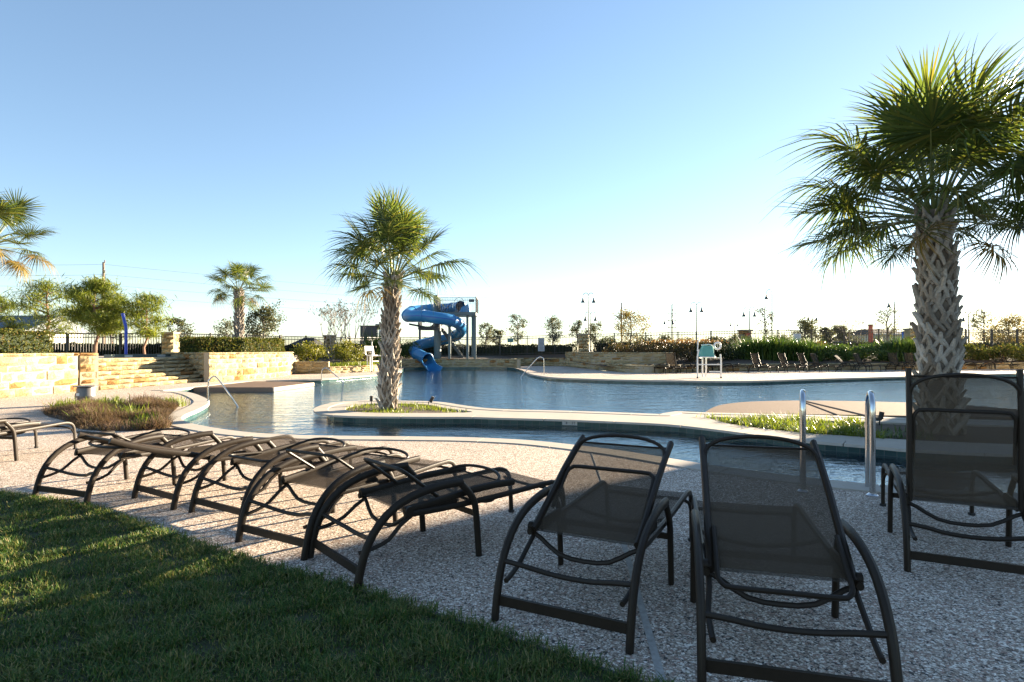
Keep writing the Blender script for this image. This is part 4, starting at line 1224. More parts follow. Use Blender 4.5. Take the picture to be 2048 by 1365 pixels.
hedge('clipped_hedge', [(-19.5, 11.3), (-16.6, 14.2), (-15.45, 16.8), (-15.2, 18.6)], 1.1, 1.15, 1.90, 16000, 0.075, 'hedge', 'clipped sunlit hedge on the near limestone planter', None)
hedge('clipped_hedge', [(-15.2, 27.6), (-13.7, 26.2), (-13.0, 27.4), (-12.7, 30.2), (-13.2, 32.4)], 1.0, 1.1, 1.86, 15000, 0.09, 'hedge', 'rounded hedge on the curved planter around the small palm', None)
def fence_at(f):
    i = int(f); i = min(i, len(FENCE) - 2); g_ = f - i
    a, b = FENCE[i], FENCE[i + 1]
    return tuple(a[k] + (b[k] - a[k]) * g_ for k in range(4))
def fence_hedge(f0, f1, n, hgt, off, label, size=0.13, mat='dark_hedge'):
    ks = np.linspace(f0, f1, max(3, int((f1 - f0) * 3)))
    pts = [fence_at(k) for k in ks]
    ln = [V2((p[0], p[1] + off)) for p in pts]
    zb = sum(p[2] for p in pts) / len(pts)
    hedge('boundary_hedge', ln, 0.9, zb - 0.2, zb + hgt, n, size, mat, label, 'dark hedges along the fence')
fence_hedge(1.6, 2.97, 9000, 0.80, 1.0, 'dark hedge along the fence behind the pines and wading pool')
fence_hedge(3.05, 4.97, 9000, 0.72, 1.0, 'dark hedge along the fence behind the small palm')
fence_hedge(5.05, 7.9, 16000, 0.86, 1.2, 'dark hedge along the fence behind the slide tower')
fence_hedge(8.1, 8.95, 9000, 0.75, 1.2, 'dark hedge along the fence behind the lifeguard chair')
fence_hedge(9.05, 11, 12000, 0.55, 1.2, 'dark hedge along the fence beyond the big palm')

def bush(name, c, r_, h_, n, size, mat, label, cat='shrub', group=None, blade=False, stems=5):
    t = empty(name, c, 0, label, cat, group)
    q = MB()
    for k in range(stems):
        a = 2 * math.pi * k / stems + random.random()
        q.tube([(0.05 * math.cos(a), 0.05 * math.sin(a), -0.05), (0.35 * r_ * math.cos(a), 0.35 * r_ * math.sin(a), 0.45 * h_), (0.6 * r_ * math.cos(a), 0.6 * r_ * math.sin(a), 0.8 * h_)], [0.018, 0.014, 0.006], 5)
    q.build('stems', M['bark'], t)
    if blade:
        b = np.column_stack([RNG.normal(0, r_ * 0.35, n), RNG.normal(0, r_ * 0.35, n), np.zeros(n)])
        vv = blades(b, h_ * 1.1, size, 0.75, 0.3, 0.35)
    else:
        ncl = 26
        cc = RNG.normal(size=(ncl, 3)); cc /= np.linalg.norm(cc, axis=1, keepdims=True)
        cc *= RNG.uniform(0.45, 0.95, (ncl, 1))
        cc = cc * np.array([r_, r_, h_ * 0.45]) + np.array([0, 0, h_ * 0.52])
        idx = RNG.integers(0, ncl, n)
        pts = cc[idx] + RNG.normal(size=(n, 3)) * np.array([r_, r_, h_ * 0.5]) * 0.20
        pts[:, 2] = np.clip(pts[:, 2], 0.02, None)
        vv = leaf_cloud(pts, size, 0.45, up=0.4)
    add('leaves', np_mesh('leaves', vv, 4, M[mat]), t)
    return t
# shrubs behind the low sunlit wall
for (px, y, r_, h_, lb) in ((622, 36, 0.95, 1.55, 'loose yellow-green shrub left of the bare pale tree'), (693, 38.5, 1.05, 1.6, 'loose yellow-green shrub right of the bare pale tree')):
    bush('yellow_shrub', (XA(px, y), y, 0.35), r_, h_, 2600, 0.13, 'shrub', lb, group='yellow-green shrubs')
bush('strap_plant', (XA(752, 43), 43, 0.5), 1.0, 1.9, 260, 0.06, 'strap', 'dark strap-leaved clump in front of the dark sign wall', blade=True)
bush('brown_shrub', (XA(722, 40), 40, 0.4), 0.9, 1.2, 1600, 0.11, 'redshrub', 'brownish shrub behind the bare white lifeguard chair')
bush('green_shrub', (XA(815, 47.5), 47.5, 0.55), 1.0, 1.7, 1800, 0.15, 'strap', 'green shrub between the island palm trunk and the slide')
# ornamental bed behind the far wall: low grass strip
bp = scatter([(-10.3, 33.9), (-9.2, 36.4), (-8.9, 40), (-10, 40), (-11.6, 34)], 3000)
o = add('bed_grass', np_mesh('bed_grass', blades(np.column_stack([bp, np.full(len(bp), 0.3)]), 0.28, 0.03, 1.0), 4, M['lily']))
tag(o, 'strip of yellow-green ground cover above the low sunlit wall', 'ground cover', kind='stuff')
# right-hand bank
right_bank = [(1245, 40, 1.2, 1.5, 'redshrub', 'dark reddish spreading shrub above the retaining wall'), (1285, 39.5, 1.3, 1.45, 'redshrub', 'dark reddish shrub behind the folded far lounger'), (1325, 40, 1.3, 1.5, 'redshrub', 'dark reddish shrub with orange blooms behind the tan-lit lounger'), (1368, 40.5, 1.3, 1.5, 'redshrub', 'dark shrub with orange blooms left of the lifeguard chair'), (1410, 41, 1.3, 1.55, 'dark_hedge', 'dark shrub with orange blooms behind the lifeguard chair'), (1452, 41, 1.3, 1.55, 'dark_hedge', 'dark green shrub right of the lifeguard chair')]
for (px, y, r_, h_, mt, lb) in right_bank:
    b = bush('bank_shrub', (XA(px, y), y, 0.45), r_, h_, 2600, 0.13, mt, lb, group='shrubs on the far bank')
    if px in (1325, 1368, 1410):
        n = 150
        pts = np.column_stack([RNG.normal(0, r_ * 0.5, n), RNG.normal(0, r_ * 0.4, n), h_ * 0.98 + RNG.normal(0, 0.07, n)])
        add('flowers', np_mesh('flowers', leaf_cloud(pts, 0.13, 0.8), 4, M['flower']), b)
for i, px in enumerate((1495, 1522, 1552, 1584, 1612)):
    y = 41.5 + 0.3 * (i % 2)
    bush('strap_plant', (XA(px, y), y, 0.5), 1.0, 1.6 - 0.10 * abs(i - 1.5), 420, 0.07, 'strap', 'tall strap-leaved clump on the far bank below the plaque pillar', 'plant', 'strap-leaf clumps on the far bank', blade=True)
for i, px in enumerate((1640, 1676, 1712, 1748)):
    y = 42
    bush('bank_shrub', (XA(px, y), y, 0.5), 1.25, 1.25, 2600, 0.13, 'strap', 'rounded green shrub on the far bank behind the reclined lounger', group='green mounded shrubs on the far bank')
for i, px in enumerate((1788, 1815, 1846)):
    y = 42
    bush('strap_plant', (XA(px, y), y, 0.5), 1.1, 1.45, 420, 0.07, 'strap', 'strap-leaved clump on the far bank just left of the big palm', 'plant', 'strap-leaf clumps by the big palm', blade=True)
for i, px in enumerate((1930, 1968, 2006, 2046, 2090)):
    y = 43
    bush('bank_shrub', (XA(px, y), y, 0.5), 1.3, 1.3, 2200, 0.14, 'hedge', 'hazy olive shrub on the far bank right of the big palm', group='olive shrubs on the far bank')
# ------------------------------------------------------------------ water slide and tower
YT = 48.0
U = YT / F
X0 = XA(875, YT)
ZB = 0.62
tw = empty('slide_tower', (X0, YT, ZB), 0, 'grey-green steel slide tower with stairs, railings and a high platform', 'slide tower')
def T(px, py, y=YT): return Vector((XA(px, y) - X0, y - YT, ZA(py, y) - ZB))
ztop = ZA(630, YT) - ZB
MB().tube([(0, 0, -0.1), (0, 0, ZA(626, YT) - ZB)], 0.30, 14).build('central_column', M['tower'], tw, smooth=True)
MB().tube([(-0.12, 0, ZA(626, YT) - ZB - 0.4), (-0.12, 0, ZA(591, YT) - ZB)], 0.21, 12).build('mast', M['tower'], tw, smooth=True)
MB().tube([(0.02, 0, ZA(600, YT) - ZB), (0.02, 0, ZA(580, YT) - ZB)], 0.03, 6).build('lightning_rod', M['towerdark'], tw)
for (px, y) in ((899, 46.9), (935, 46.9), (945.5, 49.8), (950, 46.9), (840, 49.8)):
    top = T(px, 631 if px > 880 else 646, y)
    MB().box((top.x, top.y, top.z / 2 - 0.05), (0.20, 0.20, top.z + 0.1)).build('post', M['tower'], tw)
xa, xb = T(899, 630).x - 0.15, T(951, 630).x + 0.12
xl = T(876, 630).x
MB().box(((xl + xb) / 2, 0.1, ztop), (xb - xl, 3.3, 0.20)).build('platform', M['tower'], tw)
MB().box(((xa + xb) / 2, -1.25, ztop - 0.02), (xb - xa, 0.5, 0.26)).build('front_beam', M['tower'], tw)
zl = ZA(657, YT) - ZB
xL0, xL1 = T(838, 650).x, T(878, 650).x
MB().box(((xL0 + xL1) / 2, 0.6, zl), (xL1 - xL0, 2.2, 0.24)).build('landing', M['towerdark'], tw)
def guard(parent, a, b, z0, hgt, nm='guard_rail', n=None):
    q = MB()
    a, b = Vector(a), Vector(b)
    n = n or max(2, int((b - a).length / 0.13))
    q.bar((a.x, a.y, z0 + hgt), (b.x, b.y, z0 + hgt), 0.05); q.bar((a.x, a.y, z0 + 0.12), (b.x, b.y, z0 + 0.12), 0.035)
    for i in range(n + 1):
        p = a.lerp(b, i / n)
        q.bar((p.x, p.y, z0 + 0.1), (p.x, p.y, z0 + hgt), 0.016 if 0 < i < n else 0.05)
    q.build(nm, M['towerdark'], parent)
gh = ZA(597, YT) - ZB - ztop
guard(tw, (xl, -1.45, 0), (xb, -1.45, 0), ztop, gh * 0.93)
guard(tw, (xl, 1.7, 0), (xb, 1.7, 0), ztop, gh)
guard(tw, (xb, -1.45, 0), (xb, 1.7, 0), ztop, gh)
guard(tw, (xl + 0.1, -1.45, 0), (xl + 0.1, 0.4, 0), ztop, gh)
guard(tw, (xL0, -0.45, 0), (xL1, -0.45, 0), zl, 0.95)
guard(tw, (xL0, -0.45, 0), (xL0, 1.6, 0), zl, 0.95)
# stairs: ground -> landing, landing -> platform
def stairs(a, b, w, n):
    a, b = Vector(a), Vector(b)
    d = (b - a); side = Vector((-d.y, d.x, 0)).normalized() * w / 2
    q = MB()
    for s in (1, -1):
        q.bar(a + side * s, b + side * s, 0.05, 0.22)
        q.bar(a + side * s + Vector((0, 0, 0.95)), b + side * s + Vector((0, 0, 0.95)), 0.045)
        for k in range(6):
            p = a.lerp(b, k / 5) + side * s
            q.bar(p, p + Vector((0, 0, 0.95)), 0.03)
    q.build('stair_stringer', M['towerdark'], tw)
    rz = math.atan2(d.y, d.x)
    for k in range(n):
        p = a.lerp(b, (k + 0.5) / n)
        MB().box(p, (0.28, w, 0.05), rz).build('tread', M['tower'], tw)
stairs((T(925, 712).x, 1.0, 0.0), (T(880, 660).x, 1.0, zl), 0.9, 10)
stairs((T(868, 657).x, -0.1, zl), (T(892, 632).x, 1.1, ztop), 0.85, 7)
MB().box((T(926, 603).x + .6, 1.5, ztop + gh * 0.95), (0.45, 0.06, 0.25)).build('notice_board', M['towerdark'], tw)

sl = empty('water_slide', (X0, YT, ZB), 0, 'blue enclosed tube slide spiralling round the tower into the pool', 'water slide')
path = [(922,613,48.0),(908,617,49.4),(890,618,50.3),(868,619,50.6),(845,621,50.2),(824,624,49.0),(814,631,47.4),(824,633,45.9),(848,632.5,45.2),(872,636,45.0),(897,640,45.4),(916,647,46.6),(924,658,48.2),(916,669,49.7),(898,678,50.5),(876,682,50.6),(856,686,50.0),(838,691,49.0),(828,699,47.9),(832,707,46.8),(843,713,45.9),(855,719.5,45.2)]
tp = arc_pts([T(px, py, y) for (px, py, y) in path], 0.30)
def tube_open(pts, r_, n=18):
    q = MB(); q.tube(pts, r_, n, caps=False); return q
tube_open(tp, 0.46).build('tube', M['blue'], sl, smooth=True)
cum = [0.0]
for a, b in zip(tp[:-1], tp[1:]): cum.append(cum[-1] + (b - a).length)
nxt = 1.6
for i in range(1, len(tp) - 1):
    if cum[i] > nxt:
        nxt += 2.3
        d = (tp[i + 1] - tp[i - 1]).normalized() * 0.035
        MB().tube([tp[i] - d, tp[i] + d], 0.505, 18).build('flange', M['blue'], sl, smooth=True)
# seam along the outside of the tube
seam = []
for i in range(1, len(tp) - 1):
    t_ = (tp[i + 1] - tp[i - 1]).normalized()
    o_ = t_.cross(Vector((0, 0, 1))).normalized()
    seam.append(tp[i] + o_ * 0.462 * (1 if o_.dot(Vector((tp[i].x, tp[i].y, 0))) > 0 else -1))
for chunk in range(0, len(seam) - 8, 8):
    MB().tube(seam[chunk:chunk + 9], 0.022, 5).build('seam', M['bluepole'], sl)
# mouth and open run-out
e0, e1 = tp[-1], T(867, 738, 43.6)
d = (tp[-1] - tp[-2]).normalized()
ring = []
u_ = Vector((0, 0, 1)); u_ = (u_ - d * u_.dot(d)).normalized(); w_ = d.cross(u_)
ring = [e0 + (u_ * math.cos(a) + w_ * math.sin(a)) * 0.49 for a in np.linspace(0, 2 * math.pi, 20, endpoint=False)]
MB().tube(ring, 0.05, 6, closed=True).build('mouth_rim', M['blue'], sl, smooth=True)
run = arc_pts([e0 - d * 0.05, e0 * 0.55 + e1 * 0.45 + Vector((0, 0, -0.10)), e1 + Vector((0, 0, 0.12)), e1 + Vector((0.12, -0.5, 0.08))], 0.15)
vs_, fs_ = [], []
K = 11
for i, p in enumerate(run):
    t_ = (run[min(i + 1, len(run) - 1)] - run[max(i - 1, 0)]); t_.z *= 0.4; t_.normalize()
    side = t_.cross(Vector((0, 0, 1))).normalized()
    up_ = side.cross(t_).normalized()
    f = i / (len(run) - 1)
    rr_ = 0.47 + 0.12 * f
    for k in range(K):
        a = math.pi * (k / (K - 1))
        for r_ in (rr_,):
            vs_.append(p + side * (math.cos(a) * r_) - up_ * (math.sin(a) * r_ * (1 - 0.35 * f)) + Vector((0, 0, 0.04)))
for i in range(len(run) - 1):
    for k in range(K - 1):
        fs_.append((i*K+k, i*K+k+1, (i+1)*K+k+1, (i+1)*K+k))
ro = MB().raw(vs_, fs_).build('run_out', M['blue'], sl, smooth=True)
sm = ro.modifiers.new('thick', 'SOLIDIFY'); sm.thickness = 0.04
for k in (0, K - 1):
    MB().tube([Vector(vs_[i * K + k]) for i in range(len(run))], 0.05, 6).build('run_out_lip', M['blue'], sl, smooth=True)
# start tub on the platform
c = T(927, 616, 48.0)
q = MB()
q.raw([(c.x - .35, -.6, ztop + .1), (c.x + .55, -.6, ztop + .1), (c.x + .55, .8, ztop + .1), (c.x - .35, .8, ztop + .1), (c.x - .1, -.55, ztop + .6), (c.x + .45, -.55, ztop + .85), (c.x + .5, .75, ztop + .85), (c.x - .1, .75, ztop + .6)], [(3,2,1,0), (4,5,6,7), (0,1,5,4), (1,2,6,5), (2,3,7,6), (3,0,4,7)])
q.build('start_tub', M['blue'], sl)
MB().tube([(c.x + math.cos(a) * 0.52 - 0.35, -0.2, ztop + 0.55 + math.sin(a) * 0.85) for a in np.linspace(0, math.pi, 14)], 0.03, 6).build('grab_hoop', M['steel'], sl)
for (px, py, y) in ((818, 640, 47.0), (922, 668, 48.6)):
    p = T(px, py, y)
    MB().bar((p.x, p.y, p.z - 0.35), (0.0, 0.0, p.z - 0.75), 0.10, 0.14).build('support_arm', M['towerdark'], sl)

# ------------------------------------------------------------------ iron fence
def fence_run(i0, i1, label):
    pts = [FENCE[i] for i in range(i0, i1 + 1)]
    t = empty('iron_fence', (pts[0][0], pts[0][1], pts[0][2]), 0, label, 'fence', 'iron fence runs')
    o = Vector((pts[0][0], pts[0][1], pts[0][2]))
    pk = MB(); rails = [MB(), MB(), MB()]
    for a, b in zip(pts[:-1], pts[1:]):
        A, B = Vector(a[:2]), Vector(b[:2])
        L = (B - A).length
        n = max(1, int(round(L / 2.4)))
        for k in range(n + 1):
            f = k / n
            p = A.lerp(B, f); zb = a[2] + (b[2] - a[2]) * f; zt = a[3] + (b[3] - a[3]) * f
            if k < n or b is pts[-1]:
                MB().box((p.x - o.x, p.y - o.y, (zb + zt) / 2 - o.z), (0.085, 0.085, zt - zb + 0.12)).build('post', M['fence'], t)
        m_ = int(L / 0.125)
        for k in range(m_):
            f = (k + 0.5) / m_
            p = A.lerp(B, f); zb = a[2] + (b[2] - a[2]) * f; zt = a[3] + (b[3] - a[3]) * f
            pk.box((p.x - o.x, p.y - o.y, (zb + zt) / 2 - o.z), (0.030, 0.030, zt - zb - 0.04))
        for r_, (d0, w) in enumerate(((-0.03, 0.05), (-0.22, 0.045), (None, 0.045))):
            za = (a[3] + d0) if d0 is not None else a[2] + 0.12
            zb_ = (b[3] + d0) if d0 is not None else b[2] + 0.12
            rails[r_].bar((A.x - o.x, A.y - o.y, za - o.z), (B.x - o.x, B.y - o.y, zb_ - o.z), w)
    p_ = pk.build('pickets', M['fence'], t); p_['kind'] = 'stuff'
    for r_ in rails: r_.build('rail', M['fence'], t)
fence_run(1, 3, 'black iron picket fence behind the pines and the blue spray pole')
fence_run(3, 5, 'black iron picket fence behind the small palm')
fence_run(5, 8, 'black iron picket fence running behind the slide tower')
fence_run(8, 9, 'black iron picket fence above the orange-flowering bank')
fence_run(9, 10, 'black iron picket fence behind the strap-leaf bank')
fence_run(10, 11, 'black iron picket fence right of the big palm, in the glare')

# ------------------------------------------------------------------ signs and small things on the fence
def panel_sign(name, px0, px1, py0, py1, y, mat, label, lines=0, frame=None):
    x0, x1, z1, z0 = XA(px0, y), XA(px1, y), ZA(py0, y), ZA(py1, y)
    t = empty(name, ((x0 + x1) / 2, y, z0), 0, label, 'sign')
    w, hgt = x1 - x0, z1 - z0
    MB().box((0, 0, hgt / 2), (w, 0.04, hgt)).build('panel', M[mat], t)
    for k in range(lines):
        MB().box((random.uniform(-.03, .03) * w, -0.022, hgt * (0.90 - 0.80 * k / max(1, lines - 1))), (w * random.uniform(0.5, 0.8), 0.006, hgt * 0.022)).build('text_line', M['print'], t)
    MB().bar((0, 0.03, -0.9), (0, 0.03, hgt * 0.9), 0.05).build('post', M['fence'], t)
    return t
panel_sign('notice_board', 1076, 1089, 677, 703, 49.9, 'grey_panel', 'tall grey rules board on the fence left of the stone pillar', 9)
panel_sign('small_sign', 1015, 1027, 677, 685, 51.5, 'green_panel', 'small green sign on the fence right of the slide tower', 3)
panel_sign('notice_board', 1587, 1602, 668, 690, 46.0, 'white_panel', 'pale rules board on the fence above the strap-leaf bank', 8)
panel_sign('orange_sign', 1634, 1653, 683, 695, 45.5, 'orange', 'orange board low behind the green mounded shrubs', 0)
panel_sign('blue_sign', 1803, 1808, 663, 677, 60, 'bluesign', 'narrow blue banner beyond the fence left of the big palm', 0)
t = empty('red_post', (XA(1741, 70), 70, 1.0), 0, 'faded red post standing beyond the fence among bare trees', 'post')
MB().box((0, 0, 1.65), (0.35, 0.35, 3.3)).build('shaft', M['redpost'], t)
MB().box((0, 0, 3.35), (0.45, 0.45, 0.15)).build('cap', M['roofdark'], t)
# blue spray pole on the terrace
bp_ = Vector((XA(252, 27), 27, 1.04))
t = empty('spray_pole', bp_, 0, 'tall bent cobalt-blue spray pole at the wading pool', 'spray pole')
MB().tube(arc_pts([(0, 0, 0), (0, 0, 0.9), (0, 0, 1.35), (-0.05, 0, 1.55), (-0.14, 0, 1.95)], 0.15), 0.065, 12).build('pipe', M['bluepole'], t, smooth=True)
MB().tube([(-0.132, 0, 1.9), (-0.152, 0, 2.02)], 0.075, 12).build('nozzle', M['bluepole'], t, smooth=True)
MB().lathe((0, 0, 0), [(0.16, 0), (0.16, 0.03), (0.1, 0.05)], 12).build('base_plate', M['bluepole'], t)
# bin beside the dry bed
c = G(172, 809)
t = empty('drinks_bin', (c.x, c.y, 0), 0, 'dented grey cylindrical bin with a flat lid behind the dry bed', 'bin')
t.scale = (1.3, 1.3, 1.3)
MB().lathe((0, 0, 0), [(0.12, 0), (0.145, 0.04), (0.15, 0.13), (0.163, 0.15), (0.163, 0.17), (0.155, 0.19), (0.158, 0.30), (0.14, 0.345)], 20).build('body', M['bin'], t, smooth=True)
MB().lathe((0, 0, 0.345), [(0.21, 0), (0.21, 0.012), (0.05, 0.022)], 20).build('lid', M['bin'], t, smooth=True)
MB().tube(arc_pts([(-0.15, 0, 0.24), (-0.19, -0.02, 0.20), (-0.18, -0.03, 0.05), (-0.15, -0.02, 0.0)], 0.05), 0.010, 6).build('handle', M['bin'], t)
MB().box((-0.045, -0.150, 0.20), (0.06, 0.012, 0.05)).build('sticker', M['white'], t)

# ------------------------------------------------------------------ lamps, poles, wires
def lamp(px, pyt, y, label, arms=(-1, 1), zb=0.9, scale=1.0):
    x = XA(px, y); zt = ZA(pyt, y)
    t = empty('street_lamp', (x, y, zb), 0, label, 'street lamp', 'bell-shaded street lamps')
    H = zt - zb
    s = scale * y / 60.0 if y < 60 else scale * min(1.35, y / 60.0)
    MB().tube([(0, 0, -0.1), (0, 0, H * 0.35), (0, 0, H - 0.45 * s)], [0.075 * s, 0.06 * s, 0.042 * s], 8).build('pole', M['lampdark'], t, smooth=True)
    MB().lathe((0, 0, 0), [(0.16 * s, -0.05), (0.16 * s, 0.3), (0.08 * s, 0.5)], 8).build('base', M['lampdark'], t)
    for a in arms:
        pts = [(0, 0, H - 0.5 * s)] + [(a * (0.28 * s - 0.28 * s * math.cos(th)), 0, H - 0.32 * s + 0.30 * s * math.sin(th)) for th in np.linspace(0, math.pi, 10)] + [(a * 0.56 * s, 0, H - 0.55 * s)]
        MB().tube(pts, 0.032 * s, 6).build('arm', M['lampdark'], t, smooth=True)
        MB().lathe((a * 0.56 * s, 0, H - 1.02 * s), [(0.24 * s, 0), (0.21 * s, 0.06 * s), (0.11 * s, 0.26 * s), (0.075 * s, 0.45 * s), (0.03 * s, 0.52 * s)], 12).build('bell_shade', M['lampdark'], t, smooth=True)
lamp(1177, 586, 60, 'tall twin bell street lamp just right of the tan stone pillar')
lamp(1181, 624, 105, 'small distant twin street lamp close behind the tall one', scale=1.2)
lamp(1393, 605, 72, 'twin bell street lamp rising behind the lifeguard chair')
lamp(1338, 634, 105, 'distant twin street lamp beside the cross-armed utility pole')
lamp(1469, 640, 120, 'distant twin street lamp left of the plaque pillar')
lamp(1499, 614, 78, 'twin bell street lamp beside the plaque pillar')
lamp(1544, 579, 60, 'tall single-arm street lamp with its shade to the left', arms=(-1,))
lamp(1625, 627, 110, 'distant twin street lamp over the dark leafy tree')
lamp(1789, 596, 66, 'single-arm street lamp in front of the thin tree left of the big palm', arms=(-1,))
lamp(1820, 612, 74, 'single-arm street lamp touching the big palm trunk', arms=(1,))
lamp(1937, 626, 90, 'twin street lamp in the glare right of the big palm')
def upole(px, pyt, y, label, cross=0):
    x = XA(px, y); zt = ZA(pyt, y)
    t = empty('utility_pole', (x, y, 0.8), 0, label, 'utility pole', 'wooden utility poles')
    MB().tube([(0, 0, -0.2), (0, 0, zt - 0.8)], [0.30, 0.20], 8).build('shaft', M['pole_wood'], t, smooth=True)
    for k in range(cross):
        z = zt - 0.8 - 3.2 - 2.4 * k
        MB().bar((-1.6, 0, z), (1.6, 0, z), 0.22).build('crossarm', M['pole_wood'], t)
        for s in (-1.4, 1.4): MB().tube([(s, 0, z), (s, 0, z + 0.4)], 0.12, 6).build('insulator', M['wire'], t)
    for k in range(4): MB().tube([(0.28, 0, zt - 0.9 - 2.0 * k), (0.28, 0, zt - 0.4 - 2.0 * k)], 0.14, 6).build('insulator', M['wire'], t)
    return Vector((x, y, zt))
pa = upole(207, 525, 115, 'tall wooden utility pole rising behind the yellow-green pine')
pb = upole(1243, 606, 205, 'bare wooden utility pole beside the yellowing tree')
pc = upole(1344, 610, 205, 'wooden utility pole with crossarms between street lamps', 3)
for k in range(4):
    for (A, B) in ((Vector((XA(-500, 90), 90, pa.z - 0.3)), pa), (pa, pb)):
        a = A - Vector((0, 0, 0.4 + 2.0 * k)); b = B - Vector((0, 0, 0.4 + 2.0 * k))
        pts = [a.lerp(b, f) - Vector((0, 0, 5.0 * f * (1 - f))) for f in np.linspace(0, 1, 15)]
        w = MB().tube(pts, 0.02, 4).build('power_line', M['wire'])
        tag(w, 'thin power line strung across the sky from the wooden pole', 'power line', 'power lines')

# ------------------------------------------------------------------ trees
def tree(px, y, pyt, wpx, zb, kind, label, seed, group='trees beyond the fence', leaves=None, trunk_px=None):
    rnd = random.Random(seed)
    x = XA(px, y); H = ZA(pyt, y) - zb; W = wpx * y / F / 2
    t = empty(kind + '_tree', (x, y, zb), 0, label, 'tree', group)
    tips = []
    q = MB()
    bark = {'pine': 'pinebark', 'bare': 'palecbark'}.get(kind, 'bark')
    if kind == 'bare':
        def grow(p, d, L, r_, lev):
            e = p + d * L
            mid = p.lerp(e, 0.5) + Vector((rnd.gauss(0, .04), rnd.gauss(0, .04), 0)) * L
            q.tube([p, mid, e], [r_, r_ * 0.8, r_ * 0.6], 5 if lev < 2 else 4)
            if lev >= 4: tips.append(e); return
            for k in range(3 if lev else 4):
                nd_ = (d + Vector((rnd.gauss(0, .42), rnd.gauss(0, .42), rnd.gauss(0.10, .2)))).normalized()
                grow(e, nd_, L * rnd.uniform(0.55, 0.8), r_ * 0.58, lev + 1)
        for k in range(4):
            a = k * 1.6 + rnd.random()
            grow(Vector((0.06 * math.cos(a), 0.06 * math.sin(a), -0.05)), Vector((0.20 * math.cos(a) * W, 0.20 * math.sin(a) * W, 1)).normalized(), H * 0.40, 0.05, 1)
        q.build('branches', M[bark], t)
        T_ = np.array([tuple(p) for p in tips])
        pts = T_[RNG.integers(0, len(T_), 500)] + RNG.normal(0, 0.07, (500, 3))
        add('seed_heads', np_mesh('seed_heads', leaf_cloud(pts, 0.085, 0.8), 4, M['redshrub']), t)
        return t
    tr_ = [Vector((0, 0, -0.1))]
    for k in range(1, 7):
        tr_.append(Vector((rnd.gauss(0, 0.02) * H * 0.6, rnd.gauss(0, 0.02) * H * 0.6, H * 0.93 * k / 6)))
    r0 = max(0.05, H * 0.022)
    MB().tube(tr_, [r0 * (1 - 0.14 * k) for k in range(7)], 8).build('trunk', M[bark], t, smooth=True)
    def spine(f): 
        k = min(5, int(f * 6)); return tr_[k].lerp(tr_[k + 1], f * 6 - k)
    lo = {'pine': 0.32, 'oak': 0.28, 'slim': 0.30, 'round': 0.14}[kind]
    nb = {'pine': 30, 'oak': 30, 'slim': 32, 'round': 40}[kind]
    cl = []
    for k in range(nb):
        f = lo + (0.98 - lo) * (k + rnd.random()) / nb
        g_ = (f - lo) / (1 - lo)
        env = {'pine': math.sin(math.pi * (0.22 + 0.70 * g_)) ** 0.8, 'oak': math.sin(math.pi * (0.12 + 0.80 * g_)), 'slim': math.sin(math.pi * (0.15 + 0.75 * g_)), 'round': math.sqrt(max(0.05, 1 - (2 * g_ - 0.9) ** 2))}[kind]
        a = rnd.random() * 2 * math.pi
        L = W * env * rnd.uniform(0.55, 1.1)
        s_ = spine(f * 0.97)
        up_ = {'pine': 0.30, 'oak': 0.5, 'slim': 0.75, 'round': 0.35}[kind]
        e = s_ + Vector((math.cos(a) * L, math.sin(a) * L, up_ * L + rnd.gauss(0, .05) * H * 0.3))
        q.tube([s_, s_.lerp(e, 0.5) + Vector((0, 0, 0.04 * L)), e], [r0 * 0.30, r0 * 0.2, r0 * 0.08], 4)
        cl += [(e, 0.30 if kind == 'pine' else 0.27), (s_.lerp(e, 0.62), 0.24)]
        if kind in ('oak', 'round', 'slim'): cl.append((s_.lerp(e, 0.85) + Vector((rnd.gauss(0, .2), rnd.gauss(0, .2), rnd.gauss(0, .2))) * W, 0.22))
    q.build('branches', M[bark], t)
    n = leaves or {'pine': 4800, 'oak': 3400, 'slim': 1700, 'round': 4200}[kind]
    C_ = np.array([tuple(c_[0]) for c_ in cl]); S_ = np.array([c_[1] for c_ in cl])
    idx = RNG.integers(0, len(C_), n)
    sp = (S_[idx] * W * {'pine': 0.6, 'oak': 0.62, 'slim': 0.55, 'round': 0.7}[kind])[:, None]
    pts = C_[idx] + RNG.normal(size=(n, 3)) * sp * np.array([1, 1, 0.65])
    mt = {'pine': 'pine', 'oak': 'olive', 'slim': 'olive', 'round': 'olive'}[kind]
    if label.find('yellow') >= 0 and kind != 'pine': mt = 'amber'
    sz = {'pine': 0.34, 'oak': 0.14, 'slim': 0.13, 'round': 0.15}[kind] * max(1.0, y / 60)
    vv = leaf_cloud(pts, sz, 0.085 if kind == 'pine' else 0.6, up=0.7 if kind == 'pine' else 0.0)
    add('crown', np_mesh('crown', vv, 4, M[mt]), t)
    return t
tree(95, 30, 556, 110, 0.9, 'pine', 'thin open pine with reddish trunk left of the dense one', 21, leaves=3400)
tree(190, 29, 550, 104, 0.95, 'pine', 'dense yellow-green pine above the limestone steps', 22, leaves=8500)
tree(222, 37, 585, 80, 0.9, 'pine', 'second pine half hidden behind the dense yellow-green one', 23)
tree(290, 29.5, 583, 92, 0.95, 'pine', 'young pine with spreading open crown right of the blue pole', 24, leaves=3400)
tree(-10, 34, 583, 90, 0.9, 'pine', 'dark pine at the frame edge behind the grey-roofed building', 25)
tree(356, 42, 632, 50, 0.9, 'oak', 'small grey-green tree behind the stone pillar by the wading pool', 26, leaves=1400)
tree(452, 45, 640, 44, 0.85, 'slim', 'faint sparse tree left of the small palm trunk', 27, leaves=900)
tree(527, 44, 607, 72, 0.85, 'round', 'bushy grey-green tree right of the small palm trunk', 28)
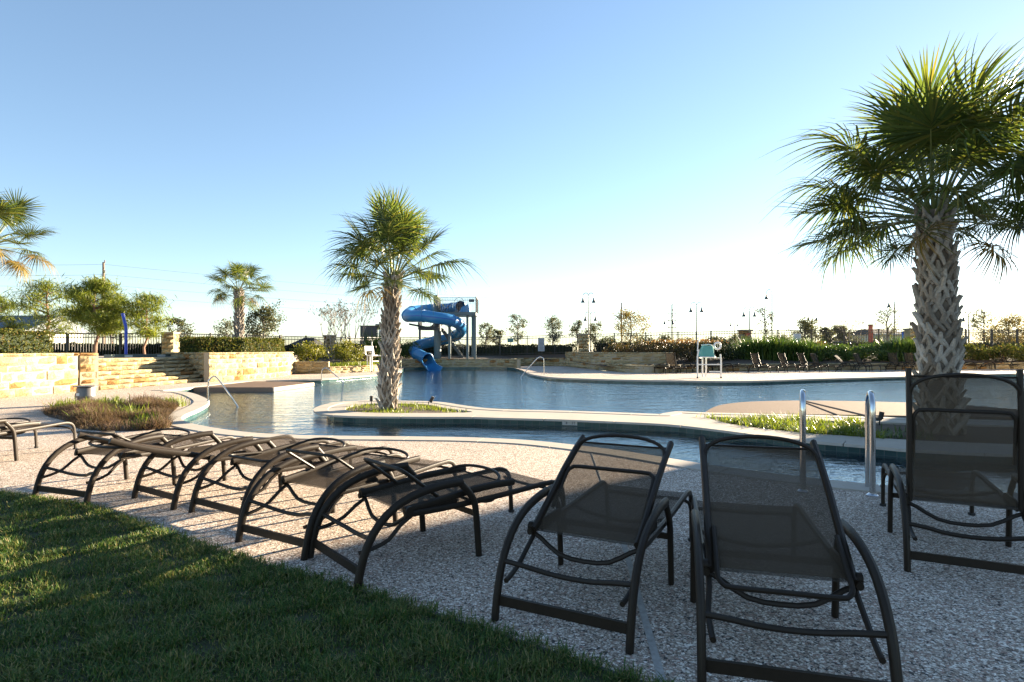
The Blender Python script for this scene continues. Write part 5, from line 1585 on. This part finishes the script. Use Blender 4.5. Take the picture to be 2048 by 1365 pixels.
tree(664, 40, 606, 95, 0.4, 'bare', 'bare pale multi-stemmed tree above the yellow-green shrubs', 29)
tree(708, 43, 602, 90, 0.5, 'bare', 'second bare pale tree in front of the dark sign wall', 30)
tree(972, 66, 645, 34, 0.9, 'slim', 'small leafy tree just right of the slide tower', 31)
tree(993, 80, 658, 28, 0.9, 'slim', 'lower distant tree next to the one beside the slide tower', 32)
tree(1036, 62, 627, 42, 0.9, 'slim', 'slender young tree above the small green sign', 33)
tree(1105, 62, 633, 46, 0.9, 'slim', 'slender young tree right of the tall grey rules board', 34, leaves=2600)
tree(1155, 66, 640, 32, 0.9, 'slim', 'thin young tree left of the tan stone pillar', 35)
tree(1190, 75, 648, 40, 0.9, 'slim', 'low sparse tree right of the tan stone pillar', 36)
tree(1262, 70, 620, 72, 0.9, 'oak', 'broad yellowing tree beside the bare utility pole', 37)
tree(1530, 62, 610, 44, 0.9, 'slim', 'sparse young tree between two street lamps above the strap-leaf bank', 38, leaves=900)
tree(1610, 70, 636, 54, 0.9, 'round', 'dense dark leafy tree above the pale rules board', 39)
tree(1652, 80, 653, 30, 0.9, 'oak', 'small tree among low bushes right of the dark leafy tree', 40)
tree(1680, 85, 650, 40, 0.9, 'oak', 'small ragged tree left of the red post', 41)
tree(1705, 66, 630, 60, 0.9, 'bare', 'leafless grey tree left of the faded red post', 42)
tree(1775, 62, 612, 56, 0.9, 'slim', 'thin conical tree behind the single-arm lamp', 43, leaves=1300)
tree(1968, 70, 614, 50, 0.9, 'oak', 'slender tree in the glare right of the big palm', 44, leaves=1500)
tree(2018, 66, 632, 80, 0.9, 'round', 'wide yellowish bushy tree in the glare at the far right', 45)
# low growth far behind the fence
fb = [(1215, 75, 40, 'right of the tan stone pillar'), (1290, 75, 46, 'right of the yellowing tree'), (1330, 80, 40, 'under the cross-armed utility pole'), (1370, 85, 44, 'left of the lamp behind the lifeguard chair'), (1430, 85, 50, 'under the roof behind the lifeguard chair'), (1475, 80, 40, 'left of the plaque pillar'), (1560, 82, 50, 'left of the pale rules board'), (1700, 85, 70, 'under the leafless grey tree'), (1760, 80, 50, 'right of the faded red post'), (1900, 75, 60, 'behind the big palm trunk'), (1985, 72, 70, 'under the slender tree in the glare'), (2040, 70, 60, 'under the wide yellowish tree in the glare')]
for i, (px, y, w, lb) in enumerate(fb):
    bush('scrub_bush', (XA(px, y), y, 0.85), w * y / F / 2, 2.1 + 0.7 * random.random(), 1500, 0.24, random.choice(('amber', 'olive', 'hedge')), 'low scrub bush beyond the fence ' + lb, 'bush', 'scrub bushes beyond the fence')

# ------------------------------------------------------------------ buildings
def house(name, x0, x1, y0, y1, zb, ze, zr, wall, roof, label, hip=0.0, wins=2):
    cx, cy = (x0 + x1) / 2, (y0 + y1) / 2
    t = empty(name, (cx, cy, zb), 0, label, 'building')
    w, d = x1 - x0, y1 - y0
    MB().box((0, 0, (ze - zb) / 2), (w, d, ze - zb)).build('wall', M[wall], t)
    q = MB(); o_ = 0.5
    hw, hd = w / 2 + o_, d / 2 + o_
    rx = hw - hip
    a, b = ze - zb - 0.05, zr - zb
    q.raw([(-hw, -hd, a), (hw, -hd, a), (hw, hd, a), (-hw, hd, a), (-rx, 0, b), (rx, 0, b)], [(0, 1, 5, 4), (2, 3, 4, 5), (1, 2, 5), (3, 0, 4), (3, 2, 1, 0)])
    rf = q.build('roof', M[roof], t)
    MB().box((0, -hd - 0.02, a - 0.03), (2 * hw, 0.06, 0.2)).build('fascia', M['white'], rf)
    for k in range(wins):
        x = -w / 2 + w * (k + 0.5) / wins
        wn_ = MB().box((x, -d / 2 - 0.03, (ze - zb) * 0.55), (0.9, 0.06, 1.1)).build('window', M['white'], t)
        MB().box((x, -d / 2 - 0.07, (ze - zb) * 0.55), (0.76, 0.03, 0.96)).build('pane', M['glass'], wn_)
    return t
h_ = house('bath_house', XA(-160, 52), XA(50, 52), 52, 59, 0.8, ZA(661, 52), ZA(632, 56), 'wallcream', 'roofblue', 'low building with blue-grey roof and white eave behind the near hedge', 0.0, 3)
h2 = house('annex', XA(52, 54), XA(82, 54), 53.5, 58, 0.8, ZA(652, 54), ZA(637, 56), 'wallcream', 'roofblue', 'small cream gabled annex joined to the grey-roofed building', 0.4, 1)
house('far_house', XA(577, 130), XA(628, 130), 130, 140, 0.7, ZA(692, 130), ZA(676, 135), 'wallcream', 'roofdark', 'distant house with a dark hipped roof behind the iron fence', 2.2, 2)
house('far_house', XA(1690, 170), XA(1726, 170), 170, 180, 0.8, ZA(684, 170), ZA(668, 175), 'wallcream', 'rooftan', 'distant house with a brown roof beyond the parked car', 2.0, 2)
house('far_house', XA(1420, 230), XA(1462, 230), 230, 240, 0.8, ZA(688, 230), ZA(675, 235), 'wallcream', 'rooftan', 'distant house with a brown roof behind the lifeguard chair', 2.0, 2)
house('far_house', XA(1752, 110), XA(1815, 110), 110, 122, 0.8, ZA(668, 110), ZA(658, 116), 'wallcream', 'roofdark', 'low distant building between the red post and the blue banner', 2.0, 3)
# dark sign wall with emblem column
ys = 64.0
t = empty('entry_sign_wall', (XA(738, ys), ys, 0.7), 0, 'dark grey sign wall beside a pale emblem column', 'sign wall')
w = 33 * ys / F; hgt = ZA(653, ys) - 0.7
MB().box((0, 0, hgt / 2), (w, 0.5, hgt)).build('slab', M['walldark'], t)
MB().box((0, 0, hgt + 0.04), (w + 0.1, 0.6, 0.08)).build('coping', M['rooftan'], t)
t = empty('emblem_column', (XA(757, ys), ys - 0.1, 0.7), 0, 'slim column with a yellow letter A panel over white lattice panes', 'sign')
w = 10.5 * ys / F; H2 = ZA(649, ys) - 0.7
MB().bar((-w / 2, 0, -0.1), (-w / 2, 0, H2), 0.09).build('post', M['grey_panel'], t)
MB().bar((w / 2, 0, -0.1), (w / 2, 0, H2), 0.09).build('post', M['grey_panel'], t)
MB().bar((-w / 2, 0, H2), (w / 2, 0, H2), 0.09).build('top_rail', M['grey_panel'], t)
za = ZA(660, ys) - 0.7
MB().box((0, 0.02, (H2 + za) / 2), (w - 0.06, 0.04, H2 - za)).build('emblem_panel', M['yellow'], t)
q = MB()
for s in (-1, 1): q.bar((0, -0.02, H2 - 0.06), (s * w * 0.28, -0.02, za + 0.02), 0.03, 0.075)
q.bar((-w * 0.15, -0.02, za + 0.2), (w * 0.15, -0.02, za + 0.2), 0.03, 0.05)
q.build('letter', M['print'], t)
zc = ZA(676, ys) - 0.7
for i in range(2):
    for j in range(3):
        ph = (za - zc) / 3
        MB().box(((i - 0.5) * (w / 2), 0.02, zc + ph * (j + 0.5)), (w / 2 - 0.05, 0.03, ph - 0.05)).build('pane', M['white_panel'], t)
# parked cars seen through the fence
def car(px, y, heading, mat, label):
    t = empty('parked_car', (XA(px, y), y, 0.88), heading, label, 'car', 'cars parked beyond the fence')
    prof = [(-2.2, 0.35), (-2.25, 0.75), (-2.0, 0.95), (-1.4, 1.0), (-0.8, 1.42), (0.7, 1.45), (1.3, 1.02), (2.1, 0.9), (2.25, 0.6), (2.2, 0.35)]
    q = MB(); n = len(prof)
    q.raw([(x, -0.85, z) for x, z in prof] + [(x, 0.85, z) for x, z in prof], [tuple(range(n)), tuple(range(2 * n - 1, n - 1, -1))] + [(i, n + i, n + (i + 1) % n, (i + 1) % n) for i in range(n)])
    b = q.build('body', M[mat], t, fix=True)
    md = b.modifiers.new('bevel', 'BEVEL'); md.width = 0.08; md.segments = 2
    for s in (-1, 1):
        gq = [(-1.25, 1.02), (-0.78, 1.37), (0.66, 1.39), (1.15, 1.03)]
        MB().raw([(x, s * 0.862, z) for x, z in gq], [(0, 1, 2, 3)]).build('side_window', M['glass'], t)
        for x in (-1.4, 1.4):
            wl = MB().tube([(x, s * 0.66, 0.33), (x, s * 0.88, 0.33)], 0.33, 16).build('wheel', M['rubber'], t)
            MB().tube([(x, s * 0.87, 0.33), (x, s * 0.89, 0.33)], 0.2, 12).build('rim', M['steel'], wl)
car(1540, 62, 0.2, 'carwhite', 'pale parked car glimpsed beyond the strap-leaf bank')
car(1690, 64, 0.1, 'roofdark', 'dark parked car glimpsed through the fence left of the red post')
car(1372, 70, 0.3, 'carwhite', 'pale parked car glimpsed above the orange blooms')

# ------------------------------------------------------------------ unseen shade casters, added right of the pool to darken the near deck
S0 = G(640, 1096); SD = Vector((math.sin(R(SUN_AZ)), math.cos(R(SUN_AZ)))); SN = Vector((-SD.y, SD.x))
c0 = S0 + SD * 31.5
c1 = c0 - SN * 26; 
cc = (c0 + c1 + SD * 9) / 2 + SD * 0.0
mid = c0 - SN * 13 + SD * 5
t = empty('shade_building', (mid.x, mid.y, 0), math.atan2(SD.y, SD.x), 'unseen tan building added right of the pool to cast shade over the near deck', 'building')
HB = 9.0
MB().box((0, 0, HB / 2 - 0.3), (10, 26, HB - 0.6)).build('wall', M['wallcream'], t)
MB().box((0, 0, HB - 0.3), (10.4, 26.02, 0.6)).build('parapet', M['roofdark'], t)
for k in range(6):
    w_ = MB().box((-5.03, -11 + 4.4 * k, 2.0), (0.08, 1.6, 2.2)).build('window', M['white'], t)
    MB().box((-5.08, -11 + 4.4 * k, 2.0), (0.05, 1.4, 2.0)).build('pane', M['glass'], w_)
TE = math.tan(R(SUN_EL))
for k, (pn, tt, tip, fl) in enumerate(()):
    p = S0 + SN * pn + SD * tt
    hz = (tt - tip) * TE + 0.9
    palm((p.x, p.y, 0), hz, 0.16, 0.13, fl, 22, 'tall slender palm standing well to the right of the pool', 30 + k, boots=False, droopy=0.1, old=2, group='tall palms right of the pool')
